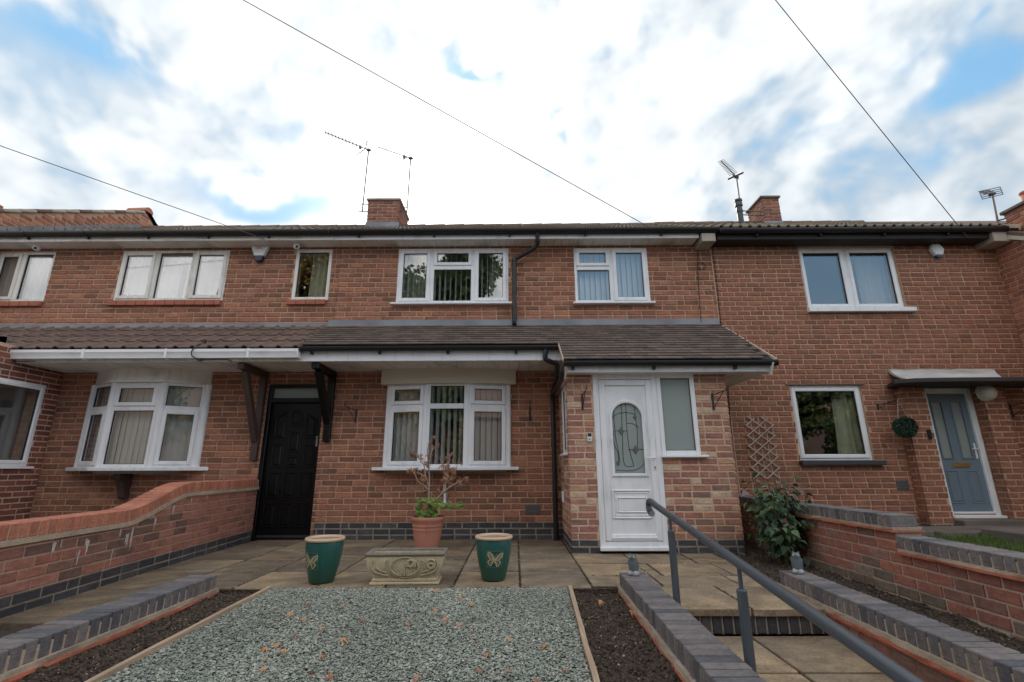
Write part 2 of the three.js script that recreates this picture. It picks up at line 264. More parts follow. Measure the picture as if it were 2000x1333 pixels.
// lays bricks over [u0,u1] x [v0,v1] of the plane F; holes are cut out; top(u) may limit the height
function bricks(parent, F, u0, u1, v0, v1, pal, o = {}) {
  const { holes = [], course = .0825, pitch = .2286, off = 0, top, rank = () => 1, vOrg = v0, ramp = 0 } = o, joint = o.joint ?? .0172;
  const bh = course - joint;
  for (let k = 0; ; k++) {
    const b0 = vOrg + k * course + joint / 2, b1 = b0 + bh; if (b0 > v1 - .012) break; if (b1 < v0) continue;
    let u = u0 - ((k % 2 ? .5 : 0) + off) % 1 * pitch - (k % 3) * .006;
    while (u < u1) {
      let len = pitch; if (R() < (o.snap ?? .035)) len = pitch / 2;
      let rects = [[max(u + joint / 2, u0), min(u + len - joint / 2, u1), max(b0, v0), min(b1, v1)]];
      u += len;
      for (const h of holes) {
        const next = [];
        for (const [a, b, c, d] of rects) {
          if (b <= h[0] || a >= h[1] || d <= h[2] || c >= h[3]) { next.push([a, b, c, d]); continue; }
          if (a < h[0]) next.push([a, h[0] - .002, c, d]); if (b > h[1]) next.push([h[1] + .002, b, c, d]);
          const m0 = max(a, h[0]), m1 = min(b, h[1]); if (d > h[3]) next.push([m0, m1, h[3] + .002, d]); if (c < h[2]) next.push([m0, m1, c, h[2] - .002]);
        }
        rects = next;
      }
      for (let [a, b, c, d] of rects) {
        if (top) d = min(d, top(a), top(b), top((a + b) / 2));
        if (b - a < .022 || d - c < .012) continue;
        const uc = (a + b) / 2, vc = (c + d) / 2, P = typeof pal === 'function' ? pal(uc, vc) : pal;
        const m = P[floor(clamp(.5 + (vn(uc * 2.1 + 7, vc * 3.3 + off * 31, 3) - .5) * .9 + (R() - .5) * (o.mix ?? 1.25), 0, .999) * P.length)];
        const loc = new THREE.Matrix4().compose(V(uc, vc + ramp * uc, rr(-.0022, .0022)), qn.setFromEuler(new THREE.Euler(rr(-.012, .012), rr(-.006, .006), rr(-.008, .008) + ramp)), V((b - a) / BL, (d - c) / BH, 1));
        piece(parent, 'brick', BRICKS[floor(R() * BRICKS.length)], m, mix.copy(F).clone().multiply(loc), rank(uc, vc));
      }
    }
  }
}
function slab(F, u0, u1, v0, v1, n0, n1, holes = [], outline) {                // the mortar body of a wall with its openings
  const s = new THREE.Shape(); if (outline) outline.forEach(([a, b], i) => (i ? s.lineTo(a, b) : s.moveTo(a, b))); else { s.moveTo(u0, v0); s.lineTo(u1, v0); s.lineTo(u1, v1); s.lineTo(u0, v1); } s.closePath();
  for (const [a, b, c, d] of holes) { const p = new THREE.Path(); p.moveTo(a, c); p.lineTo(a, d); p.lineTo(b, d); p.lineTo(b, c); p.closePath(); s.holes.push(p); }
  const g = new THREE.ExtrudeGeometry(s, { depth: n1 - n0, bevelEnabled: false }); g.translate(0, 0, n0); return clean(g.applyMatrix4(F));
}

// ---------------------------------------------------------------- windows
const ring = (u0, u1, v0, v1, w, n0, n1, b) => [cb(u0, u0 + w, v0, v1, n0, n1, b), cb(u1 - w, u1, v0, v1, n0, n1, b), cb(u0 + w - .001, u1 - w + .001, v1 - w, v1, n0, n1 - .0004, b), cb(u0 + w - .001, u1 - w + .001, v0, v0 + w, n0, n1 - .0004, b)];
// cells: [u0, u1, v0, v1, opens]; a cell's bounds are the outer frame's inner edge or a mullion's middle line
function windowUnit(parent, F, u0, u1, v0, v1, cells, o = {}) {
  const m = o.mat ?? M.upvc, w = partGroup('window', parent, o.label), fw = o.fw ?? .044, mh = o.mh ?? .038, n1 = o.n ?? -.012, n0 = n1 - .065, at = (g) => g.map((x) => tf(x, F));
  const fr = ring(u0, u1, v0, v1, fw, n0, n1, .006), bars = new Set(), gas = [];
  for (const [a, b, c, d, opens] of cells) {
    const A = a <= u0 + fw + .002 ? u0 + fw : a + mh, B = b >= u1 - fw - .002 ? u1 - fw : b - mh, C = c <= v0 + fw + .002 ? v0 + fw : c + mh, D = d >= v1 - fw - .002 ? v1 - fw : d - mh;
    if (b < u1 - fw - .002) bars.add([b, c, d, 'v'].join()); if (d < v1 - fw - .002) bars.add([d, a, b, 'h'].join());
    let [x0, x1, y0, y1] = [A, B, C, D];
    if (opens) {
      const e = .012, sw = o.sw ?? .058;
      part('sash', at(ring(A - e, B + e, C - e, D + e, sw, n1 - .03, n1 + .018, .009)), m, w);
      x0 = A - e + sw; x1 = B + e - sw; y0 = C - e + sw; y1 = D + e - sw;
    }
    const gz = opens ? n1 - .006 : n1 - .022;
    for (const g of ring(x0 - .001, x1 + .001, y0 - .001, y1 + .001, .007, gz - .02, gz + .004, 0)) gas.push(tf(g, F));
    part('pane', tf(cb(x0, x1, y0, y1, gz - .024, gz - .006, 0), F), o.glass ?? glassMat, w);
  }
  for (const s of bars) { const [p, a, b, k] = s.split(','), P = +p, A = +a, B = +b; fr.push(k === 'v' ? cb(P - mh, P + mh, A, B, n0, n1 - .0008, .005) : cb(A + .002, B - .002, P - mh, P + mh, n0, n1 - .0012, .005)); }
  part('frame', at(fr), m, w); part('gasket', gas, M.gasket, w);
  if (o.vents) for (const [a, b, y] of o.vents) part('trickle_vent', tf(cb(a, b, y - .01, y + .01, n1, n1 + .014, .004), F), m, w);
  return w;
}
function curtain(w, F, u0, u1, v0, v1, n, m, waves, seed = 1, sway = 0) {       // a pleated cloth
  const nx = waves * 6, ny = 10, pos = [], idx = [], uv = [];
  for (let j = 0; j <= ny; j++) for (let i = 0; i <= nx; i++) { const s = i / nx, t = j / ny; pos.push(lerp(u0, u1, s) + sway * (1 - t) * (1 - t) * (s - .5), lerp(v0, v1, t), n + .03 * sin(s * waves * 2 * PI + seed) * (.7 + .3 * sin(seed * 3 + s * 17 + t)) ); uv.push(s, t); }
  for (let j = 0; j < ny; j++) for (let i = 0; i < nx; i++) { const a = j * (nx + 1) + i; idx.push(a, a + 1, a + nx + 2, a, a + nx + 2, a + nx + 1); }
  const g = new THREE.BufferGeometry(); g.setAttribute('position', new THREE.Float32BufferAttribute(pos, 3)); g.setAttribute('uv', new THREE.Float32BufferAttribute(uv, 2)); g.setIndex(idx); g.computeVertexNormals();
  return part('curtain', tf(g, F), m, w);
}
const slatGeo = (h, w = .089) => { const g = new THREE.PlaneGeometry(w, h, 2, 1), p = g.attributes.position; for (let i = 0; i < p.count; i++) p.setZ(i, .006 * (1 - (p.getX(i) / (w / 2)) ** 2)); g.computeVertexNormals(); return g; };
function blinds(w, F, u0, u1, v0, v1, n, turn, step = .082, m) {
  const h = v1 - v0, geo = slatGeo(h), t = new THREE.Matrix4(), o = org.get(w); let k = 0;
  for (let u = u0 + step / 2; u < u1; u += step) {
    const me = new THREE.Mesh(geo, m ?? M.blind); me.name = 'blind_slat'; t.copy(F).multiply(new THREE.Matrix4().compose(V(u, (v0 + v1) / 2, n), qn.setFromEuler(new THREE.Euler(0, turn + rr(-.09, .09), rr(-.004, .004))), V(1, 1, 1)));
    t.premultiply(new THREE.Matrix4().makeTranslation(-o.x, -o.y, -o.z)); t.decompose(me.position, me.quaternion, me.scale); me.castShadow = me.receiveShadow = true; w.add(me); k++;
  }
}
function sillBox(w, F, u0, u1, v0, v1, n0, n1, m, b = .006) { return part('sill', tf(cb(u0, u1, v0, v1, n0, n1, b), F), m, w); }
// half round or square gutter along x, open at the top
function gutter(parent, x0, x1, y, z, r, m, square = false, every = .95, first = .4, name = 'gutter') {
  const s = new THREE.Shape(), t = .005;
  if (square) { const h = r * 1.15; s.moveTo(-r, h); s.lineTo(-r, 0); s.quadraticCurveTo(-r, -h, -r * .4, -h); s.lineTo(r * .5, -h); s.quadraticCurveTo(r * .62, -h * .2, r, h * .35); s.lineTo(r, h); s.lineTo(r - t, h); s.lineTo(r - t, h * .4); s.lineTo(r * .45, -h + t); s.lineTo(-r + t, -h + t); s.lineTo(-r + t, h); }
  else { s.absarc(0, 0, r, PI, 2 * PI, false); s.lineTo(r, .012); s.lineTo(r - t, .012); s.lineTo(r - t, 0); s.absarc(0, 0, r - t, 2 * PI, PI, true); }
  s.closePath();
  const g = new THREE.ExtrudeGeometry(s, { depth: x1 - x0, bevelEnabled: false, curveSegments: 14 });
  g.applyMatrix4(frame(V(x0, y, z), V(0, 0, 1), V(0, 1, 0), V(1, 0, 0)));
  g.computeVertexNormals();
  const gp = part(name, clean(g), m, parent);
  const ends = []; for (const x of [x0 - .002, x1 - .004]) { const e = new THREE.CylinderGeometry(r + .004, r + .004, .008, 18, 1, false, -PI / 2, PI); e.rotateZ(PI / 2); e.rotateX(PI / 2 + PI); e.translate(x + .003, y, z); ends.push(square ? cb(x, x + .008, y - r * 1.2, y + r * 1.2, z - r - .004, z + r + .004, .003) : cb(x, x + .008, y - r, y + .012, z - r - .003, z + r + .003, .003)); }
  part('gutter_end', ends, m, gp);
  for (let x = x0 + first; x < x1 - .1; x += every) {
    const c = square ? [cb(x, x + .03, y - r * 1.3, y + r * 1.25, z - r - .004, z + r + .006, .003), cb(x + .004, x + .026, y - r * 1.5, y - r * 1.1, z - r - .03, z + r * .3, .003)] : [tf(new THREE.TorusGeometry(r + .002, .006, 6, 14, PI), frame(V(x, y, z), V(0, 0, -1), V(0, -1, 0), V(-1, 0, 0))), cb(x - .018, x + .018, y - r - .035, y - r + .004, z - r - .03, z - .012, .005)];
    part('gutter_bracket', c, m, gp);
  }
  return gp;
}
function boardsX(x0, x1, y, z0, z1, n, t = .012, along = 'x', gap = .004) { const g = []; for (let i = 0; i < n; i++) g.push(along === 'x' ? cb(x0, x1, y, y + t, lerp(z0, z1, i / n) + gap / 2, lerp(z0, z1, (i + 1) / n) - gap / 2, .002) : cb(lerp(x0, x1, i / n) + gap / 2, lerp(x0, x1, (i + 1) / n) - gap / 2, y, y + t, z0, z1, .002)); return g; }

// ---------------------------------------------------------------- roof tiles
function tileStrip(w, l, profile, t, steps = 8, seed = 1) {    // a tile lying in x (across) and -z (up the slope), its tail at z = 0
  const r = rng(seed), pos = [], idx = [], uv = [], N = steps + 1, ou = r() * 2, ov = r() * 2, rows = [[0, 1, -t], [0, 1, 0], [-l, 1, 0], [-l, 1, -t * .6]];
  const jig = r() * .003;
  for (const [z, , dy] of rows) for (let i = 0; i < N; i++) { const s = i / steps; pos.push((s - .5) * w, profile(s) + dy + (z === 0 ? t : 0) + jig, z); uv.push((s - .5) * w + ou, z + ov + dy * 3); }
  for (let k = 0; k < 3; k++) for (let i = 0; i < steps; i++) { const a = k * N + i; idx.push(a, a + 1, a + N + 1, a, a + N + 1, a + N); }
  const g = new THREE.BufferGeometry(); g.setAttribute('position', new THREE.Float32BufferAttribute(pos, 3)); g.setAttribute('uv', new THREE.Float32BufferAttribute(uv, 2)); g.setIndex(idx);
  const q = g.toNonIndexed(); q.computeVertexNormals(); return q;
}
const roll = (s) => .036 * exp(-(((s - .76) / .15) ** 2)) + .006 * cos((s - .2) * 5), doubleRoll = (s) => .03 * max(0, sin(s * 2 * PI * 2)) ** .8;
const PANT = [1, 2, 3].map((i) => tileStrip(.236, .40, roll, .018, 14, i)), ROOFT = [1, 2, 3].map((i) => tileStrip(.30, .40, doubleRoll, .02, 12, i + 9));
const PLAINT = [1, 2, 3, 4, 5].map((i) => tileStrip(.161, .16, () => 0, .013, 1, i + 20));
// tiles over a slope that starts at the eave (y, z) and rises towards -z
function tiles(parent, x0, x1, y, z, pitch, len, gauge, w, geos, pal, o = {}) {
  const rows = Math.ceil(len / gauge), cut = o.cut;
  for (let k = 0; k < rows; k++) {
    const up = k * gauge, sh = o.brick && k % 2 ? w / 2 : 0;
    for (let x = x0 + w / 2 - sh; x < x1 - (sh ? 0 : w / 2 - .02); x += w) {
      const a = max(x - w / 2, x0), b = min(x + w / 2, x1); if (b - a < .03) continue;
      if (cut && !cut((a + b) / 2, up)) continue;
      const m = pal[floor(R() * pal.length)], sc = V((b - a) / w, 1, 1);
      const loc = new THREE.Matrix4().compose(V((a + b) / 2, y + up * sin(pitch) + rr(0, .002), z - up * cos(pitch)), qn.setFromEuler(new THREE.Euler(pitch + rr(-.006, .006) - (o.lift ?? .03), rr(-.006, .006), rr(-.003, .003))), sc);
      piece(parent, o.name ?? 'roof_tile', geos[floor(R() * geos.length)], m, loc, o.rank ?? 1);
    }
  }
}
// ---------------------------------------------------------------- the terrace
const F0 = FRONT(0), RP = Math.atan(.562);
const house = (label, x) => thing('terraced_house', label, 'house', [x, 0, 0]);
const HL = house('left red brick terraced house with black passage door, angled bay window and brown tiled canopy', -5.8);
const HM = house('middle red brick terraced house with white arched-glass door in a brick porch', .2);
const HR = house('right red brick terraced house with grey front door and two-pane upper window', 5.5);
const XL = -8.5, X1 = -2.92, XD = -2.841, X2 = 3.2, X3 = 7.8;

function houseShell(h, x0, x1, holes, inner = 1) {
  const w = part('wall', slab(F0, x0, x1, -.35, 4.62, -.24, -.009, holes), M.mortar, h);
  const g = [cb(x0, x1, -.4, 4.6, -5.4, -5.2, 0), cb(x0 + .001, x0 + .1, -.4, 4.6, -5.2, -.245, 0), cb(x1 - .1, x1 - .001, -.4, 4.6, -5.2, -.245, 0), cb(x0 + .1, x1 - .1, 2.42, 2.62, -5.2, -.245, 0), cb(x0 + .1, x1 - .1, 4.56, 4.6, -5.2, -.245, 0)];
  part('interior_wall', g, M.plaster, h); part('interior_floor', [cb(x0 + .1, x1 - .1, -.35, -.02, -5.2, -.245, 0), cb(x0 + .1, x1 - .1, 2.621, 2.63, -5.2, -.245, 0)], M.carpet, h);
  return w;
}
const EZ = .34, EY = 4.572, RZ = -2.75, RLEN = (EZ - RZ) / cos(RP), RY = EY + (EZ - RZ) * .562;
function mainRoof(h, x0, x1, dy = 0, seed = 0) {
  const deck = [], sl = (s) => { const g = cb(x0, x1, -.05, -.022, 0, RLEN, 0); g.rotateX(RP * s); return g; };
  const a = sl(1); a.translate(0, 0, 0); const up = frame(V(0, RY + dy, RZ), V(1, 0, 0), V(0, cos(RP), sin(RP)), V(0, -sin(RP), cos(RP)));
  deck.push(tf(cb(x0, x1, -.06, -.025, 0, RLEN - .02, 0), up));
  const dn = frame(V(0, RY + dy, RZ), V(-1, 0, 0), V(0, cos(RP), -sin(RP)), V(0, -sin(RP), -cos(RP)));
  deck.push(tf(cb(-x1, -x0, -.06, .012, 0, RLEN + .1, 0), dn));
  const roof = part('roof', deck, M.blackSoft, h);
  tiles(roof, x0, x1, EY + dy, EZ, RP, RLEN, .335, .30, ROOFT, PAL.roof, { rank: .02 });
  const rg = []; for (let x = x0; x < x1 - .05; x += .445) { const e = min(x + .44, x1), g = new THREE.CylinderGeometry(.115, .125, e - x, 12, 1, false, 0, PI); g.rotateZ(PI / 2); g.rotateX(0); g.translate((x + e) / 2, RY + dy - .045, RZ); rg.push(g); }
  part('ridge_tile', rg, PAL.pan[0], roof);
  return roof;
}
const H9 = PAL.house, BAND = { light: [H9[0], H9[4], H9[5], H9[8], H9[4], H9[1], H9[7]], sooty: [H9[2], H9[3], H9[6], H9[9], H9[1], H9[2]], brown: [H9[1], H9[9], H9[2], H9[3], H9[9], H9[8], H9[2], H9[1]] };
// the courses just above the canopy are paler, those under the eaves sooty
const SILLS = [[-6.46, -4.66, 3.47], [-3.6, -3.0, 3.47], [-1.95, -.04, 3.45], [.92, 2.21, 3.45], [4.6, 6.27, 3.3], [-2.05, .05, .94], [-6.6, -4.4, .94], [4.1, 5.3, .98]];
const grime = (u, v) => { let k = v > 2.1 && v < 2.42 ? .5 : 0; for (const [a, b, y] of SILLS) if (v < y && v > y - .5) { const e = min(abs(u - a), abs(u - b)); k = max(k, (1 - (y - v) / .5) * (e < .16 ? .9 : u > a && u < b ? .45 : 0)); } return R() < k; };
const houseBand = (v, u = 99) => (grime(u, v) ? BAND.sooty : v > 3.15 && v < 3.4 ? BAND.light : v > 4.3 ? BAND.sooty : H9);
const hid = (a, b) => (u, v) => (v > 2.36 && v < 3.12 && u > a && u < b ? .01 : 1);

// --- left house
{
  const holes = [[-8.46, -7.528, 3.555, 4.425], [-6.425, -4.66, 3.56, 4.438], [-3.57, -2.972, 3.558, 4.445], [-6.36, -4.65, .965, 2.2], [-3.735, -2.885, -.03, 2.206]];
  const w = houseShell(HL, XL, XD, holes);
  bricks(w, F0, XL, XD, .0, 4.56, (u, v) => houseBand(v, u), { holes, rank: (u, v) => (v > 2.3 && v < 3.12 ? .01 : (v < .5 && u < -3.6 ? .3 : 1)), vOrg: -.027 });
  const o = { mat: M.upvcOld };
  const w1 = windowUnit(HL, F0, -8.46, -7.528, 3.555, 4.425, [[-8.416, -8.04, 3.599, 4.381, 1], [-8.04, -7.572, 3.599, 4.381, 0]], { ...o, vents: [[-8.36, -8.1, 4.385]] });
  curtain(w1, F0, -8.42, -7.55, 3.5, 4.45, -.12, M.curtain, 9, 2);
  const w2 = windowUnit(HL, F0, -6.425, -4.66, 3.56, 4.438, [[-6.381, -5.837, 3.604, 4.394, 1], [-5.837, -5.237, 3.604, 4.394, 0], [-5.237, -4.704, 3.604, 4.394, 1]], { ...o, vents: [[-6.22, -5.98, 4.405]] });
  curtain(w2, F0, -6.5, -5.55, 3.5, 4.5, -.24, M.curtain, 7, 1); curtain(w2, F0, -5.5, -4.6, 3.5, 4.5, -.24, M.curtain, 7, 4);
  const w3 = windowUnit(HL, F0, -3.57, -2.972, 3.558, 4.445, [[-3.526, -3.016, 3.602, 4.401, 0]], { ...o, fw: .055 });
  curtain(w3, F0, -3.34, -2.9, 3.5, 4.5, -.16, M.curtainGreen, 4, 2, .05);
  for (const [a, b, c, n] of [[-8.48, -7.52, 3.555, w1], [-6.465, -4.665, 3.56, w2], [-3.61, -3.0, 3.558, w3]]) { const g = []; for (let x = a; x < b - .02; x += .155) g.push(cb(x + .002, min(x + .151, b), c - .088, c - .004, -.02, .045, .006)); const s = part('sill', g, M.tileSill, n); }
  // bay window: three facets
  const P = [V(-6.37, 0, .035), V(-5.86, 0, .285), V(-5.13, 0, .285), V(-4.64, 0, .035)], bay = partGroup('bay_window', HL), fr = [], B0 = .985, B1 = 2.19, sp = 1.815, facets = [];
  for (let i = 0; i < 3; i++) {
    const u = P[i + 1].clone().sub(P[i]), L = u.length(); u.normalize(); const F = frame(P[i], u, V(0, 1, 0), V(-u.z, 0, u.x).negate().applyAxisAngle(V(0, 1, 0), 0)); const n = V(0, 0, 0).crossVectors(u, V(0, 1, 0)); F.copy(frame(P[i], u, V(0, 1, 0), n)); facets.push([F, L]);
  }
  facets.forEach(([F, L], i) => {
    const e = i === 1 ? .03 : .02, fw = .044; const top = i === 1 ? 1 : 0;
    const wu = windowUnit(HL, F, e, L - e, B0, B1, [[e + fw, L - e - fw, B0 + fw, sp, top ? 0 : 1], [e + fw, L - e - fw, sp, B1 - fw, top]], { n: 0, vents: top ? [[.26, .5, 2.165]] : undefined });
    blinds(wu, F, .04, L - .04, 1.0, 2.17, -.13, [.3, -.16, -.12][i], .083);
  });
  P.forEach((p) => { const g = new THREE.CylinderGeometry(.05, .05, B1 - B0, 12); g.translate(p.x, (B0 + B1) / 2, p.z - .035); part('corner_post', g, M.upvc, bay); });
  const out = (k, z0) => [[-6.37 - k * .6, z0], [-5.86 - k * .35, .285 + k], [-5.13 + k * .35, .285 + k], [-4.64 + k * .6, z0]];
  const flat = (pts, y0, y1, b) => { const g = prism(pts.map(([x, z]) => [x, -z]), y1 - y0, b); g.rotateX(-PI / 2); g.translate(0, y0, 0); return g; };
  part('bay_panel', [flat(out(.03, 0), B1, 2.4, 0), flat(out(.05, 0), B1, B1 + .03, .003)], M.upvcOld, bay);
  part('sill', flat(out(.10, 0).map(([x, z], i) => [x + (i === 0 ? -.12 : i === 3 ? .12 : 0), z]), .945, .985, .006), M.upvc, bay);
  part('bay_floor', flat(out(-.02, -.2), .90, .944, 0), M.plaster, bay);
  part('corbel', tf(prism([[0, .9], [.24, .9], [.24, .84], [.17, .78], [.12, .66], [.1, .58], [.06, .55], [0, .55]], .09, .004), frame(V(-5.54, 0, 0), V(0, 0, 1), V(0, 1, 0), V(-1, 0, 0))), M.brownWood, bay);
  // passage door
  const d = partGroup('passage_door', HL, 'black panelled passage door with a narrow glazed strip above'), Z = -.055;
  part('frame', [...ring(-3.735, -2.842, -.03, 2.206, .055, -.14, -.02, .006), cb(-3.68, -2.897, 1.925, 1.995, -.13, -.028, .006)], M.blackPaint, d);
  part('pane', cb(-3.68, -2.897, 1.995, 2.151, -.09, -.075, 0), frosted, d); part('backing', cb(-3.68, -2.897, 1.9, 2.15, -.235, -.22, 0), M.blackSoft, d);
  part('door_leaf', cb(-3.678, -2.899, -.015, 1.923, -.115, -.075, .004), M.blackPaint, d);
  const panels = [[-3.60, -3.43, 1.395, 1.80], [-3.375, -3.195, 1.575, 1.83], [-3.14, -2.965, 1.395, 1.78], [-3.60, -3.43, .98, 1.318], [-3.375, -3.195, 1.20, 1.496], [-3.375, -3.195, .985, 1.14], [-3.135, -2.965, .978, 1.316], [-3.62, -3.435, .56, .912], [-3.383, -3.205, .56, .912], [-3.145, -2.975, .56, .912], [-3.625, -3.44, .157, .487], [-3.385, -3.205, .157, .487], [-3.145, -2.975, .157, .487]];
  panels.forEach(([a, b, c, e], i) => {
    const peak = i < 3 ? (i === 1 ? [[b, e - .05], [(a + b) / 2, e], [a, e - .05]] : i === 0 ? [[b, e], [a, e - .1]] : [[b, e - .1], [a, e]]) : [[b, e], [a, e]];
    const sh = [[a, c], [b, c], ...peak], cx = (a + b) / 2, cy = (c + e) / 2, ins = (k) => sh.map(([x, y]) => [cx + (x - cx) * (1 - k / (b - a) * 2), cy + (y - cy) * (1 - k / (e - c) * 2)]);
    const s = new THREE.Shape(sh.map(([x, y]) => new THREE.Vector2(x, y))); s.holes.push(new THREE.Path(ins(.018).map(([x, y]) => new THREE.Vector2(x, y)).reverse()));
    const rim = new THREE.ExtrudeGeometry(s, { depth: .008, bevelEnabled: true, bevelThickness: .004, bevelSize: .004, bevelOffset: -.004, bevelSegments: 1 }); rim.translate(0, 0, -.076);
    const fld = prism(ins(.034), .004, .010); fld.translate(0, 0, -.078);
    part('door_panel', [clean(rim), clean(fld)], M.blackPaint, d);
  });
  part('kick_plate', cb(-3.67, -2.91, -.012, .05, -.074, -.066, .002), PAL.blue[2], d);
  part('door_handle', [rod([-2.945, 1.3, -.062], [-2.945, 1.41, -.062], .009), cb(-2.96, -2.93, 1.28, 1.43, -.075, -.066, .002), ball(-2.945, 1.415, -.055, .012)], M.steel, d);
  // canopy roof
  const cy = (z) => 3.05 - .66 * (z - .1), P2 = Math.atan(.66);
  const roof = part('canopy_roof', tf(cb(XL, X1, -.05, -.02, 0, .88, 0), frame(V(0, cy(.06), .06), V(1, 0, 0), V(0, cos(P2), sin(P2)), V(0, -sin(P2), cos(P2)))), M.blackSoft, HL);
  tiles(roof, -7.42 - .236 * 4, X1 - .0, 2.555, .835, P2, .95, .27, .236, PANT, PAL.pan, { lift: .015 });
  const fl = []; for (let x = -8.2; x < X1; x += 1.15) fl.push(...flashing(x, min(x + 1.17, X1 + .02), cy(.16)));
  fl.forEach((g) => part('lead_flashing', g, M.lead, roof));
  part('fascia', cb(-7.0, X1, 2.392, 2.56, .715, .74, .003), M.upvcOld, HL);
  part('fascia', cb(-8.45, -7.125, 2.43, 2.58, .74, .80, .003), M.upvcOld, HL);
  part('soffit', boardsX(-7.0, X1, 2.392, .0, .715, 7), M.soffit, HL);
  gutter(HL, -7.12, -2.955, 2.487, .80, .052, M.upvc, true, 1.13, .08);
  part('gutter_outlet', [rod([-7.07, 2.45, .80], [-7.07, 2.34, .80], .05, .04, 14), tube([[-7.07, 2.36, .80], [-7.07, 2.29, .82], [-7.2, 2.25, .9], [-7.6, 2.22, 1.1], [-8.0, 2.2, 1.3]], .034, 10, 30)], M.upvc, HL);
  // timber canopy brackets
  const tb = (x, m, y0) => { const s = (x > -3.2 ? .05 : .045); const g = [cb(x - s, x + s, 2.30, 2.389, .0, .70, .006), cb(x - s, x + s, y0, 2.30, .0, .075, .006)]; const a = V(x, 2.30, .56), b = V(x, y0 + .28, .06), dir = b.clone().sub(a), L = dir.length(); dir.normalize(); g.push(tf(cb(-s + .004, s - .004, -.045, .045, 0, L, .005), frame(a, V(1, 0, 0), V(0, 0, 0).crossVectors(dir, V(1, 0, 0)), dir))); part('canopy_bracket', g, m, HL); };
  tb(-3.80, M.brownWood, 1.08); tb(-2.765, M.blackPaint, 1.34);
  // eaves
  part('eaves_fascia', [cb(XL, X1, 4.475, 4.565, .235, .255, .003)], M.upvcOld, HL); part('eaves_soffit', boardsX(XL, X1, 4.475, -.01, .235, 2), M.soffit, HL);
  gutter(HL, XL, X1, 4.598, .315, .055, M.black, false, .96, .75);
  mainRoof(HL, XL, X1);
}
function flashing(x0, x1, y) {                               // a strip of lead dressed from the wall over the top of the tiles
  const pr = [[0, .155], [.012, .15], [.02, .02], [.075, -.028], [.15, -.085], [.154, -.078], [.078, -.018], [.028, .03], [.018, .16], [0, .165]].map(([z, v]) => [z, v + y]);
  const s = new THREE.Shape(pr.map(([z, v]) => new THREE.Vector2(z, v))); const g = new THREE.ExtrudeGeometry(s, { depth: x1 - x0, bevelEnabled: false, steps: 10 });
  const p = g.attributes.position; for (let i = 0; i < p.count; i++) { const u = p.getZ(i) + x0, k = clamp((p.getX(i)) / .15); p.setY(i, p.getY(i) + (vn(u * 6, 3, p.getX(i) * 20) - .5) * .014 * (.3 + k)); }
  g.applyMatrix4(frame(V(x0, 0, rr(0, .003)), V(0, 0, 1), V(0, 1, 0), V(1, 0, 0))); g.computeVertexNormals(); return [clean(g)];
}
